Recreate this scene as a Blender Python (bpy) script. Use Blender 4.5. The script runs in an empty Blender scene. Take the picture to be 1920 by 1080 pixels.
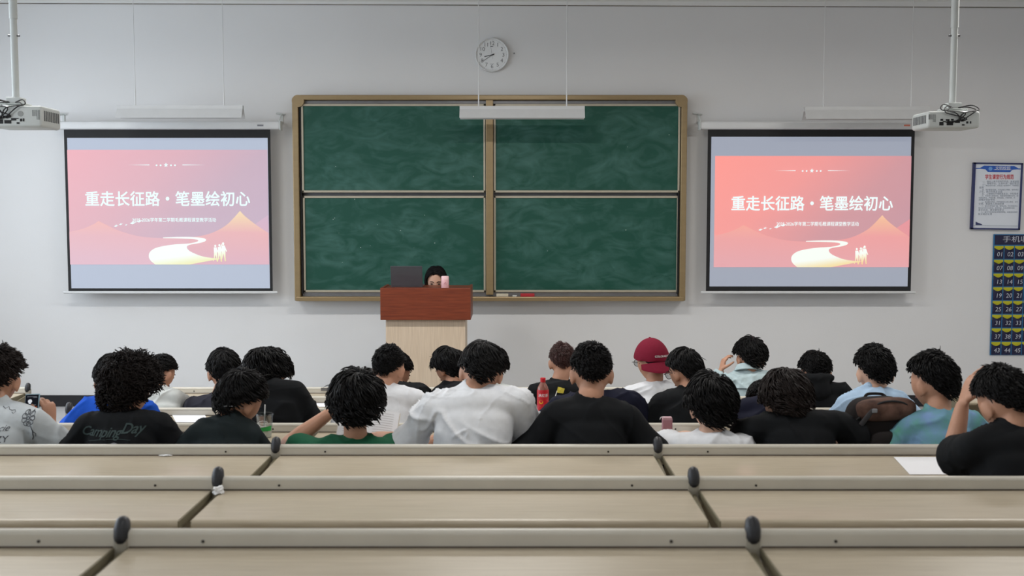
import bpy, bmesh, math, random
import numpy as np
from mathutils import Vector, Matrix, noise
from mathutils.bvhtree import BVHTree

SC = bpy.context.scene
COL = SC.collection
rnd = random.Random(7)
PI = math.pi

# ------------------------------------------------------------------ camera, light, exposure
F = 2000.0                       # focal length in pixels of a 1920 wide frame
CZ = 2.17                        # camera height over the lowest floor
TP = math.atan(0.07)             # downward pitch
cam_data = bpy.data.cameras.new('camera')
cam_data.sensor_width = 36.0
cam_data.lens = 36.0 * F / 1920.0
cam_data.clip_start = 0.05
cam_data.dof.use_dof = True
cam_data.dof.focus_distance = 8.2
cam_data.dof.aperture_fstop = 4.0
cam = bpy.data.objects.new('camera', cam_data)
COL.objects.link(cam)
cam.location = (0, 0, CZ)
cam.rotation_euler = (PI / 2 - TP, 0, 0)
SC.camera = cam

SC.view_settings.view_transform = 'Standard'
SC.view_settings.look = 'None'
SC.view_settings.gamma = 1.0
SC.view_settings.use_curve_mapping = False
SC.view_settings.exposure = 0.0

world = bpy.data.worlds.new('world')
SC.world = world
world.use_nodes = True
bgn = world.node_tree.nodes['Background']
bgn.inputs[0].default_value = (0.70, 0.82, 1.0, 1)
bgn.inputs[1].default_value = 2.2

def area(name, loc, rot, sx, sy, power, col):
    l = bpy.data.lights.new(name, 'AREA')
    l.shape = 'RECTANGLE'; l.size = sx; l.size_y = sy
    l.energy = power; l.color = col
    o = bpy.data.objects.new(name, l); COL.objects.link(o)
    o.location = loc; o.rotation_euler = rot
    return o

XW = 5.9                         # half width of the room
YW = 10.8                        # front wall
YB = -3.2                        # back wall
ZC = 4.27                        # ceiling
WIN_Y = [0.2, 3.2, 6.2, 8.8]     # window centres along the left wall
WIN_W, WIN_Z0, WIN_Z1 = 2.1, 1.45, 3.55
for i, wy in enumerate(WIN_Y):   # daylight through the windows
    area('daylight_left', (-XW - 0.02, wy, (WIN_Z0 + WIN_Z1) / 2), (0, -PI / 2, 0), WIN_Z1 - WIN_Z0, WIN_W, (16, 30, 56, 34)[i], (0.86, 0.93, 1.0))
LAMPS = [(x, y, z) for y, z in ((-1.6, 3.75), (1.4, 3.75), (4.4, 3.75), (7.4, 3.98)) for x in (-3.6, 0.0, 3.6)]
for lx_, ly_, lz_ in LAMPS:      # tubes of the hanging classroom lamps
    area('tube_light', (lx_, ly_, lz_ - 0.07), (0, 0, 0), 1.2, 0.12, {-1.6: 15, 1.4: 8, 4.4: 22, 7.4: 54}[ly_] * (1.06 if lx_ > 2 else 1.0 if lx_ < -2 else 1.12), (1.0, 0.975, 0.94))

# ------------------------------------------------------------------ helpers
def P(px, py, Y):
    """the point of the place that stands at depth Y behind the pixel of the photograph"""
    u = (px - 960) / F; v = (540 - py) / F
    dx, dy, dz = u, math.cos(TP) + v * math.sin(TP), -math.sin(TP) + v * math.cos(TP)
    t = Y / dy
    return Vector((dx * t, Y, CZ + dz * t))

def lin(c):
    out = []
    for x in c[:3]:
        x /= 255.0
        out.append(x / 12.92 if x <= 0.04045 else ((x + 0.055) / 1.055) ** 2.4)
    return tuple(out)

MATS = {}
def mat(name, rgb, rough=0.6, metal=0.0, var=0.06, scale=12.0, stretch=(1, 1, 1), bump=0.0, bscale=None, spec=0.5, rgb2=None, alpha=None, trans=0.0, sheen=0.0):
    """procedural material: a noise varies the colour between two close tones, another one bumps the surface"""
    if name in MATS: return MATS[name]
    m = bpy.data.materials.new(name); m.use_nodes = True
    nt = m.node_tree; N = nt.nodes; L = nt.links
    b = N['Principled BSDF']
    c = lin(rgb)
    c1 = tuple(x * (1 - var) for x in c); c2 = tuple(min(1, x * (1 + var)) for x in c) if rgb2 is None else lin(rgb2)
    tc = N.new('ShaderNodeTexCoord'); mp = N.new('ShaderNodeMapping'); mp.inputs['Scale'].default_value = stretch
    L.new(tc.outputs['Object'], mp.inputs['Vector'])
    nz = N.new('ShaderNodeTexNoise'); nz.inputs['Scale'].default_value = scale; nz.inputs['Detail'].default_value = 5
    L.new(mp.outputs[0], nz.inputs['Vector'])
    rp = N.new('ShaderNodeValToRGB'); rp.color_ramp.elements[0].position = 0.3; rp.color_ramp.elements[1].position = 0.7
    rp.color_ramp.elements[0].color = (*c1, 1); rp.color_ramp.elements[1].color = (*c2, 1)
    L.new(nz.outputs[0], rp.inputs[0]); L.new(rp.outputs[0], b.inputs['Base Color'])
    b.inputs['Roughness'].default_value = rough; b.inputs['Metallic'].default_value = metal
    b.inputs['Specular IOR Level'].default_value = spec
    b.inputs['Transmission Weight'].default_value = trans
    if sheen: b.inputs['Sheen Weight'].default_value = sheen
    if alpha is not None: b.inputs['Alpha'].default_value = alpha
    if bump:
        n2 = N.new('ShaderNodeTexNoise'); n2.inputs['Scale'].default_value = bscale or scale * 4; n2.inputs['Detail'].default_value = 4
        L.new(mp.outputs[0], n2.inputs['Vector'])
        bp = N.new('ShaderNodeBump'); bp.inputs['Strength'].default_value = bump; bp.inputs['Distance'].default_value = 0.01
        L.new(n2.outputs[0], bp.inputs['Height']); L.new(bp.outputs[0], b.inputs['Normal'])
    MATS[name] = m
    return m

def tag(o, label=None, cat=None, group=None, kind=None):
    if label: o['label'] = label
    if cat: o['category'] = cat
    if group: o['group'] = group
    if kind: o['kind'] = kind
    return o

def thing(name, loc, label, cat, group=None):
    o = bpy.data.objects.new(name, None); COL.objects.link(o)
    o.location = loc; o.empty_display_size = 0.1
    bpy.context.view_layer.update()
    return tag(o, label, cat, group)

def frames(pts, up=None):
    """parallel transported frames along a polyline"""
    n = len(pts); T = []
    for i in range(n):
        a = pts[max(0, i - 1)]; b = pts[min(n - 1, i + 1)]
        t = b - a
        T.append(t.normalized() if t.length > 1e-9 else Vector((0, 0, 1)))
    u = Vector(up) if up is not None else (Vector((0, 0, 1)) if abs(T[0].z) < 0.9 else Vector((1, 0, 0)))
    out = []
    for t in T:
        u = (u - t * u.dot(t))
        if u.length < 1e-6: u = t.orthogonal()
        u.normalize()
        out.append((t, u, t.cross(u)))
    return out

def catmull(pts, vals, sub):
    n = len(pts); op = []; ov = []
    for i in range(n - 1):
        p0 = pts[max(0, i - 1)]; p1 = pts[i]; p2 = pts[i + 1]; p3 = pts[min(n - 1, i + 2)]
        for k in range(sub):
            t = k / sub
            op.append(0.5 * ((2 * p1) + (p2 - p0) * t + (2 * p0 - 5 * p1 + 4 * p2 - p3) * t * t + (3 * p1 - p0 - 3 * p2 + p3) * t ** 3))
            ov.append(tuple(a + (b - a) * t for a, b in zip(vals[i], vals[i + 1])))
    op.append(pts[-1]); ov.append(vals[-1])
    return op, ov

class MB:
    """collects closed shapes and links them as one mesh object"""
    def __init__(s): s.v = []; s.f = []
    def add(s, v, f):
        o = len(s.v); s.v += [tuple(x) for x in v]; s.f += [tuple(i + o for i in q) for q in f]; return s
    def box(s, a, b, bev=0.0, seg=2, M=None):
        bm = bmesh.new(); bmesh.ops.create_cube(bm, size=1)
        a = Vector(a); b = Vector(b); c = (a + b) / 2; d = b - a
        for v in bm.verts: v.co = Vector((v.co.x * d.x, v.co.y * d.y, v.co.z * d.z)) + c
        if bev: bmesh.ops.bevel(bm, geom=bm.edges[:], offset=bev, segments=seg, profile=0.5, affect='EDGES')
        if M is not None:
            for v in bm.verts: v.co = M @ v.co
        bm.verts.index_update()
        s.add([v.co[:] for v in bm.verts], [[v.index for v in f.verts] for f in bm.faces]); bm.free(); return s
    def tube(s, pts, rad, seg=10, sub=4, up=None, caps=True, M=None):
        pts = [Vector(p) for p in pts]
        if not isinstance(rad, (list, tuple)): rad = [rad] * len(pts)
        rad = [r if isinstance(r, tuple) else (r, r) for r in rad]
        if sub > 1 and len(pts) > 2: pts, rad = catmull(pts, rad, sub)
        fr = frames(pts, up); rings = []
        def ring(c, u, w, ra, rb): rings.append([c + u * (ra * math.cos(2 * PI * k / seg)) + w * (rb * math.sin(2 * PI * k / seg)) for k in range(seg)])
        if caps:
            t, u, w = fr[0]; ra, rb = rad[0]; m = min(ra, rb)
            for a in (80, 55, 28): ring(pts[0] - t * m * math.sin(math.radians(a)), u, w, ra * math.cos(math.radians(a)), rb * math.cos(math.radians(a)))
        for p, (t, u, w), (ra, rb) in zip(pts, fr, rad): ring(p, u, w, ra, rb)
        if caps:
            t, u, w = fr[-1]; ra, rb = rad[-1]; m = min(ra, rb)
            for a in (28, 55, 80): ring(pts[-1] + t * m * math.sin(math.radians(a)), u, w, ra * math.cos(math.radians(a)), rb * math.cos(math.radians(a)))
        v = [x for r in rings for x in r]; f = []
        for i in range(len(rings) - 1):
            for k in range(seg):
                k2 = (k + 1) % seg
                f.append((i * seg + k, i * seg + k2, (i + 1) * seg + k2, (i + 1) * seg + k))
        f.append(tuple(reversed(range(seg)))); n0 = (len(rings) - 1) * seg; f.append(tuple(range(n0, n0 + seg)))
        if M is not None: v = [M @ x for x in v]
        return s.add(v, f)
    def cyl(s, a, b, r, seg=16, r2=None):
        return s.tube([a, b], [r, r if r2 is None else r2], seg=seg, sub=1, caps=False)
    def lathe(s, prof, seg=24, M=None):
        """prof: list of (r, z), closed at both ends on the axis"""
        v = []; f = []
        for r, z in prof:
            for k in range(seg): v.append(Vector((r * math.cos(2 * PI * k / seg), r * math.sin(2 * PI * k / seg), z)))
        n = len(prof)
        for i in range(n - 1):
            for k in range(seg):
                k2 = (k + 1) % seg
                f.append((i * seg + k, i * seg + k2, (i + 1) * seg + k2, (i + 1) * seg + k))
        f.append(tuple(reversed(range(seg)))); f.append(tuple(range((n - 1) * seg, n * seg)))
        if M is not None: v = [M @ x for x in v]
        return s.add(v, f)
    def ellipsoid(s, c, ax, R=None, nu=16, nv=10):
        v = []; f = []
        for j in range(1, nv):
            th = PI * j / nv
            for k in range(nu):
                ph = 2 * PI * k / nu
                q = Vector((ax[0] * math.sin(th) * math.cos(ph), ax[1] * math.sin(th) * math.sin(ph), ax[2] * math.cos(th)))
                v.append((R @ q if R is not None else q) + Vector(c))
        top = len(v); q = Vector((0, 0, ax[2])); v.append((R @ q if R is not None else q) + Vector(c))
        bot = len(v); q = Vector((0, 0, -ax[2])); v.append((R @ q if R is not None else q) + Vector(c))
        for j in range(nv - 2):
            for k in range(nu):
                k2 = (k + 1) % nu
                f.append((j * nu + k, (j + 1) * nu + k, (j + 1) * nu + k2, j * nu + k2))
        for k in range(nu):
            k2 = (k + 1) % nu
            f.append((top, k, k2)); f.append((bot, (nv - 2) * nu + k2, (nv - 2) * nu + k))
        return s.add(v, f)
    def prism(s, poly, y0, y1):
        """poly: (x, z) outline, extruded along y"""
        n = len(poly)
        v = [(x, y0, z) for x, z in poly] + [(x, y1, z) for x, z in poly]
        f = [tuple(range(n)), tuple(reversed(range(n, 2 * n)))]
        for i in range(n): f.append((i, i + n, (i + 1) % n + n, (i + 1) % n))
        return s.add(v, f)
    def build(s, name, m, parent=None, smooth=False, local=False, angle=40):
        me = bpy.data.meshes.new(name); me.from_pydata(s.v, [], s.f)
        return link(name, me, m, parent, smooth, local, angle)

def link(name, me, m, parent=None, smooth=False, local=False, angle=40):
    o = bpy.data.objects.new(name, me); COL.objects.link(o)
    bm = bmesh.new(); bm.from_mesh(me); bmesh.ops.recalc_face_normals(bm, faces=bm.faces[:]); bm.to_mesh(me); bm.free()
    if m is not None: me.materials.append(m)
    if smooth:
        me.polygons.foreach_set('use_smooth', [True] * len(me.polygons))
        if angle < 180 and hasattr(me, 'set_sharp_from_angle'): me.set_sharp_from_angle(angle=math.radians(angle))
    if parent is not None:
        o.parent = parent
        if not local: o.matrix_parent_inverse = world_of(parent).inverted()
    return o

def world_of(o):
    m = o.matrix_basis.copy()
    if o.parent is not None: m = world_of(o.parent) @ o.matrix_parent_inverse @ m
    return m

def struct(name, mb, m, label=None, smooth=False):
    o = mb.build(name, m, None, smooth); o['kind'] = 'structure'
    if label: o['label'] = label
    return o

def evaluated(o):
    dg = bpy.context.evaluated_depsgraph_get(); dg.update()
    return bpy.data.meshes.new_from_object(o.evaluated_get(dg))

def remesh(mb, voxel, smooth=4):
    """one continuous skin around all shapes of the collector"""
    me = bpy.data.meshes.new('skin'); me.from_pydata(mb.v, [], mb.f)
    bm = bmesh.new(); bm.from_mesh(me); bmesh.ops.recalc_face_normals(bm, faces=bm.faces[:]); bm.to_mesh(me); bm.free()
    o = bpy.data.objects.new('skin', me); COL.objects.link(o)
    r = o.modifiers.new('r', 'REMESH'); r.mode = 'VOXEL'; r.voxel_size = voxel; r.use_smooth_shade = True
    if smooth:
        s = o.modifiers.new('s', 'SMOOTH'); s.factor = 0.5; s.iterations = smooth
    out = evaluated(o)
    bpy.data.objects.remove(o); bpy.data.meshes.remove(me)
    return out

def text_mesh(body, size, bold=0.0, shear=0.0, extrude=0.0, align='CENTER', space=1.0):
    c = bpy.data.curves.new('text', 'FONT'); c.body = body; c.size = size; c.offset = bold; c.shear = shear
    c.extrude = extrude; c.align_x = align; c.align_y = 'CENTER'; c.space_character = space; c.resolution_u = 3
    o = bpy.data.objects.new('text', c); COL.objects.link(o)
    me = evaluated(o); bpy.data.objects.remove(o); bpy.data.curves.remove(c)
    me.materials.clear()
    return me

def embolden(me, bold):
    bm = bmesh.new()
    for k in range(7):
        t = me.copy(); r = bold if k else 0.0
        t.transform(Matrix.Translation((r * math.cos(k * PI / 3), r * math.sin(k * PI / 3), 0.00004 * k))); bm.from_mesh(t); bpy.data.meshes.remove(t)
    out = bpy.data.meshes.new('text'); bm.to_mesh(out); bm.free(); return out

def text(name, body, size, m, parent, at, bold=0.0, shear=0.0, extrude=0.0008, width=None, align='CENTER', rot=None, space=1.0):
    """upright lettering that faces the audience (-y); width scales it to a given length"""
    me = text_mesh(body, size, min(bold, 0.0), shear, extrude, align, space)
    if bold > 0: me = embolden(me, bold)
    xs = [v.co.x for v in me.vertices]
    sx = 1.0 if not width else width / max(1e-6, max(xs) - min(xs))
    R = Matrix.Translation(at) @ (rot or Matrix.Identity(4)) @ Matrix.Rotation(PI / 2, 4, 'X') @ Matrix.Diagonal((sx, 1, 1, 1))
    me.transform(R)
    return link(name, me, m, parent)

def copy_tree(o, parent=None):
    c = o.copy(); COL.objects.link(c)
    if parent is not None:
        c.parent = parent; c.matrix_parent_inverse = o.matrix_parent_inverse.copy()
    for ch in list(o.children): copy_tree(ch, c)
    return c

# ------------------------------------------------------------------ materials
M_wall = mat('wall paint', (222, 222, 222), 0.85, var=0.012, scale=1.2, bump=0.05, bscale=60)
M_ceil = mat('ceiling paint', (228, 228, 226), 0.9, var=0.01, scale=2)
M_floor = mat('terrazzo floor', (150, 148, 142), 0.45, var=0.12, scale=70)
M_stage = mat('platform paint', (186, 186, 186), 0.55, var=0.05, scale=6)
M_base = mat('black tile', (30, 30, 34), 0.3, var=0.2, scale=8)
M_wood = mat('desk laminate', (175, 162, 141), 0.30, var=0.05, scale=5, stretch=(1.2, 26, 20), rgb2=(188, 176, 155), spec=0.45)
M_rail = mat('greige metal', (200, 195, 183), 0.34, var=0.04, scale=6, spec=0.5)
M_post = mat('cast post', (158, 152, 138), 0.4, var=0.06, scale=20)
M_cap = mat('black plastic', (36, 37, 42), 0.42, var=0.15, scale=30)
M_screw = mat('dark screw', (40, 36, 32), 0.5)
M_edge = mat('desk end edging', (122, 114, 92), 0.5, var=0.08)
M_white = mat('white enamel', (214, 215, 215), 0.45, var=0.02)
M_lamp = mat('lamp enamel', (196, 197, 197), 0.5, var=0.02)
M_greyw = mat('projector plastic', (196, 200, 198), 0.5, var=0.03)
M_black = mat('matte black', (18, 18, 21), 0.7, var=0.1)
M_bronze = mat('bronze aluminium', (148, 127, 92), 0.35, 0.25, var=0.06, scale=3, stretch=(1, 1, 8))
M_beige = mat('beige aluminium', (176, 168, 150), 0.4, 0.1, var=0.05)
M_grey = mat('grey metal', (120, 120, 122), 0.4, 0.5, var=0.06)
M_mahog = mat('mahogany veneer', (112, 48, 27), 0.4, var=0.14, scale=4, stretch=(1.5, 1.5, 22), rgb2=(130, 60, 34))
M_oak = mat('pale oak veneer', (205, 184, 160), 0.5, var=0.06, scale=6, stretch=(26, 26, 0.8), rgb2=(218, 199, 176))
M_paper = mat('paper', (232, 233, 236), 0.8, var=0.01)
M_skin = mat('skin', (186, 138, 112), 0.55, var=0.05, scale=25, bump=0.05, bscale=220)
M_skin2 = mat('skin fair', (206, 164, 140), 0.55, var=0.05, scale=25, bump=0.05, bscale=220)
M_hair = mat('black hair', (13, 12, 13), 0.55, var=0.3, scale=60, spec=0.16)
M_hairb = mat('dark brown hair', (27, 19, 17), 0.55, var=0.3, scale=60, spec=0.2)
M_hairr = mat('red brown hair', (60, 28, 23), 0.55, var=0.3, scale=60)
M_lip = mat('lips', (160, 92, 84), 0.5)
M_eye = mat('eye', (36, 28, 26), 0.2)
M_trouser = mat('dark trousers', (40, 42, 50), 0.8, var=0.1, bump=0.2, bscale=300)
M_shoe = mat('shoe', (60, 60, 64), 0.6)

def glass_mat(name, tint, amount=0.9, rough=0.05):
    m = bpy.data.materials.new(name); m.use_nodes = True
    N = m.node_tree.nodes; L = m.node_tree.links; N.remove(N['Principled BSDF'])
    t = N.new('ShaderNodeBsdfTransparent'); t.inputs[0].default_value = (*tint, 1)
    g = N.new('ShaderNodeBsdfGlossy'); g.inputs['Roughness'].default_value = rough
    x = N.new('ShaderNodeMixShader'); nz = N.new('ShaderNodeTexNoise'); nz.inputs['Scale'].default_value = 3
    mr = N.new('ShaderNodeMapRange'); mr.inputs[3].default_value = 1 - amount - 0.02; mr.inputs[4].default_value = 1 - amount + 0.02
    L.new(nz.outputs[0], mr.inputs[0]); L.new(mr.outputs[0], x.inputs[0])
    L.new(t.outputs[0], x.inputs[1]); L.new(g.outputs[0], x.inputs[2]); L.new(x.outputs[0], N['Material Output'].inputs[0])
    return m
M_glass = glass_mat('window glass', (0.95, 0.97, 0.97), 0.92)
M_plastic = glass_mat('clear plastic', (0.86, 0.88, 0.88), 0.84, 0.12)

# ------------------------------------------------------------------ the room
def rail_z(Y): return CZ - 0.5625 - 0.0951 * Y
PITCH = 0.9045
ROWS = [('row C', 2.742)]
YR = [2.742 + PITCH * i for i in range(7)]            # C B A F4 F3 F2 F1
YC, YBr, YA, Y4, Y3, Y2, Y1 = YR
def floor_z(yr): return rail_z(yr) - 0.83
STAGE = 0.2; YST = 9.0

mb = MB()
mb.box((-XW, Y1 - 0.06, -0.2), (XW, YW + 0.1, 0.0))
for i, yr in enumerate(YR[:-1]): mb.box((-XW, yr - 0.06, -0.2), (XW, yr + PITCH - 0.06, floor_z(yr)))
mb.box((-XW, YB, -0.2), (XW, YC - 0.06, floor_z(YC) + 0.086))
struct('floor', mb, M_floor, 'grey stepped floor of the lecture hall')
mb = MB(); mb.box((-XW, YST, 0.0), (XW, YW, STAGE), 0.01)
struct('floor_platform', mb, M_stage, 'low grey platform along the front wall')
mb = MB(); mb.box((-XW - 0.2, YB - 0.2, ZC), (XW + 0.2, YW + 0.2, ZC + 0.12))
struct('ceiling', mb, M_ceil, 'white ceiling')
mb = MB(); mb.box((-XW - 0.2, YW, -0.2), (XW + 0.2, YW + 0.2, ZC))
struct('wall_front', mb, M_wall, 'white front wall with the blackboard')
mb = MB(); mb.box((-XW - 0.2, YB - 0.2, -0.2), (XW + 0.2, YB, ZC))
struct('wall_back', mb, M_wall, 'white back wall')
mb = MB(); mb.box((XW, YB, -0.2), (XW + 0.2, YW, ZC))
struct('wall_right', mb, M_wall, 'white right wall')
mb = MB()
mb.box((-XW - 0.2, YB, -0.2), (-XW, YW, WIN_Z0)); mb.box((-XW - 0.2, YB, WIN_Z1), (-XW, YW, ZC))
ys = [YB] + [y for c in WIN_Y for y in (c - WIN_W / 2, c + WIN_W / 2)] + [YW]
for a, b in zip(ys[0::2], ys[1::2]): mb.box((-XW - 0.2, a, WIN_Z0), (-XW, b, WIN_Z1))
struct('wall_left', mb, M_wall, 'white left wall with four windows')
for i, wy in enumerate(WIN_Y):
    a, b = wy - WIN_W / 2, wy + WIN_W / 2; x = -XW - 0.1
    mb = MB()
    for q in (a, b - 0.05, wy - 0.025): mb.box((x - 0.03, q, WIN_Z0), (x + 0.03, q + 0.05, WIN_Z1))
    for q in (WIN_Z0, WIN_Z1 - 0.05): mb.box((x - 0.03, a, q), (x + 0.03, b, q + 0.05))
    w = struct('window_%d' % (i + 1), mb, M_white, 'white framed window in the left wall')
    g = MB(); g.box((x - 0.004, a + 0.05, WIN_Z0 + 0.05), (x + 0.004, b - 0.05, WIN_Z1 - 0.05)); g.build('window_pane', M_glass, w)
mb = MB(); mb.box((-XW, YW - 0.012, STAGE), (-3.9, YW, STAGE + 0.116)); mb.box((-3.89, YW - 0.012, STAGE), (XW, YW, STAGE + 0.116))
struct('baseboard_front', mb, M_base, 'black tile skirting at the foot of the front wall')
mb = MB()
za = P(0, 5, YW - 0.02).z; zb = P(1920, 13, YW - 0.02).z
x0, x1 = P(0, 5, YW).x, P(1920, 13, YW).x
k = (zb - za) / (x1 - x0)
mb.prism([(-XW, za + k * (-XW - x0)), (XW, za + k * (XW - x0)), (XW, ZC), (-XW, ZC)], YW - 0.035, YW)
struct('trim_1', mb, M_ceil, 'white plaster band where front wall meets ceiling')
mb = MB(); mb.prism([(-XW, za + k * (-XW - x0) - 0.006), (XW, za + k * (XW - x0) - 0.006), (XW, za + k * (XW - x0)), (-XW, za + k * (-XW - x0))], YW - 0.006, YW)
struct('trim_2', mb, mat('gap dirt', (112, 104, 92), 0.9, var=0.4, scale=3), 'dark stained gap under the plaster band')
# ------------------------------------------------------------------ bench desks
UW = 1.648; X0 = -1.019
M_seam = mat('dark seam', (70, 58, 48), 0.8)
def make_desk():
    """a three seat unit in local coordinates: x runs from its left post, y = 0 at the rail, z = 0 at the rail top"""
    d = bpy.data.objects.new('bench_desk', None); COL.objects.link(d); d.empty_display_size = 0.1
    g = 0.021
    top = MB()                                       # writing top with a rounded near edge
    prof = [(-0.016, -0.046), (-0.016, -0.070), (-0.377, -0.074)]
    for a in range(0, 181, 20): prof.append((-0.377 - 0.015 * math.sin(math.radians(a)), -0.059 - 0.015 * math.cos(math.radians(a))))
    prof.append((-0.36, -0.0445))
    v = []; n = len(prof)
    for x in (g, UW - g): v += [(x, y, z) for y, z in prof]
    f = [tuple(range(n)), tuple(reversed(range(n, 2 * n)))] + [(i, (i + 1) % n, (i + 1) % n + n, i + n) for i in range(n)]
    top.add(v, f)
    top.build('desktop', M_wood, d, True, True, 50)
    for x in (g - 0.004, UW - g):
        en = MB(); en.box((x, -0.388, -0.072), (x + 0.004, -0.016, -0.047)); en.build('end_edging', M_edge, d, False, True)
    rl = MB()                                        # rail with a rounded top
    prof = [(-0.016, -0.085), (-0.016, -0.012)]
    for a in range(0, 181, 18): prof.append((-0.016 * math.cos(math.radians(a)), -0.014 + 0.014 * math.sin(math.radians(a))))
    prof += [(0.016, -0.012), (0.016, -0.085)]
    v = []; n = len(prof)
    for x in (0.012, UW - 0.012): v += [(x, y, z) for y, z in prof]
    f = [tuple(range(n)), tuple(reversed(range(n, 2 * n)))] + [(i, (i + 1) % n, (i + 1) % n + n, i + n) for i in range(n)]
    rl.add(v, f)
    rail = rl.build('rail', M_rail, d, True, True, 50)
    for fr in (0.13, 0.87):
        s = MB(); s.cyl((UW * fr, -0.0185, -0.029), (UW * fr, -0.014, -0.029), 0.0042, 10)
        s.build('screw', M_screw, rail, False, True)
    sl_ = MB(); sl_.box((g, -0.0195, -0.047), (UW - g, -0.0155, -0.0425)); sl_.build('rail_seam', M_seam, d, False, True)  # thin dark strip drawn along the joint of rail and desktop
    bp = MB(); bp.box((0.03, -0.006, -0.46), (UW - 0.03, 0.010, -0.085), 0.003); bp.build('back_panel', M_wood, d, False, True)
    for k in range(3):
        cx = UW * (k + 0.5) / 3
        s = MB(); s.box((cx - 0.2, 0.05, -0.425), (cx + 0.2, 0.40, -0.40), 0.01); s.build('seat', M_wood, d, False, True)
    add_post(d, 0.0)
    return d

def add_post(d, x):
    p = MB()
    p.box((x - 0.019, -0.022, -0.10), (x + 0.019, 0.020, -0.012), 0.008)
    p.box((x - 0.019, -0.02, -0.83), (x + 0.019, 0.03, -0.09), 0.006)
    p.box((x - 0.019, -0.30, -0.83), (x + 0.019, 0.40, -0.79), 0.008)
    post = p.build('post', M_post, d, True, True, 30)
    c = MB(); c.tube([(x, -0.008, -0.020), (x, -0.004, 0.0), (x, 0.002, 0.014)], [(0.0205, 0.0235), (0.0210, 0.024), (0.019, 0.0215)], 20, 3, up=(1, 0, 0))
    c.build('post_cap', M_cap, post, True, True, 60)
    b = MB()
    b.prism([(-0.36, -0.095), (-0.015, -0.058), (-0.015, -0.40), (-0.06, -0.30)], -0.006, 0.006)
    b.v = [(x - q[1], q[0], q[2]) for q in b.v]
    b.build('bracket', M_edge, d, False, True)
    a = MB(); a.box((x + 0.012 - 0.02, 0.03, -0.45), (x + 0.02 - 0.012, 0.40, -0.425)); a.build('seat_arm', M_post, d, False, True)

proto = make_desk()
names = ['nearest row', 'second row from the camera', 'third row from the camera', 'fourth row from the camera', 'third row from the front', 'second row from the front', 'front row']
place = ['left', 'middle', 'right']
units = [(i, X0 + UW * (k - 1), 'beige three-seat bench desk, %s unit of the %s' % (place[k], names[i]), k == 2) for i in range(7) for k in range(3)]
units += [(6, -3.74 - UW, 'beige three-seat bench desk of the front row across the left aisle', True),
          (6, 3.35, 'beige three-seat bench desk of the front row across the right aisle', False),
          (5, 3.35, 'beige three-seat bench desk of the second row across the right aisle', False),
          (4, 3.35, 'beige three-seat bench desk of the third row across the right aisle', False)]
first = True
ends = []
for i, x, lab, end in units:
    d = proto if first else copy_tree(proto); first = False
    d.location = (x, YR[i], rail_z(YR[i]))
    tag(d, lab, 'desk', 'bench desks of the lecture hall')
    if end: ends.append(d)
for d in ends: add_post(d, UW)
bpy.context.view_layer.update()
desk_at = lambda i, x: min((o for o in SC.objects if o.name.startswith('bench_desk') and abs(o.location.y - YR[i]) < 0.01), key=lambda o: abs(o.location.x + UW / 2 - x))
st = MB(); q = P(609, 730, Y1 - 0.019); st.box((q.x - 0.03, q.y, q.z - 0.012), (q.x + 0.03, q.y + 0.003, q.z + 0.012))
s_ = st.build('sticker', M_grey, desk_at(6, q.x)); s_['label'] = 'small grey sticker on the rail'

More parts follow.
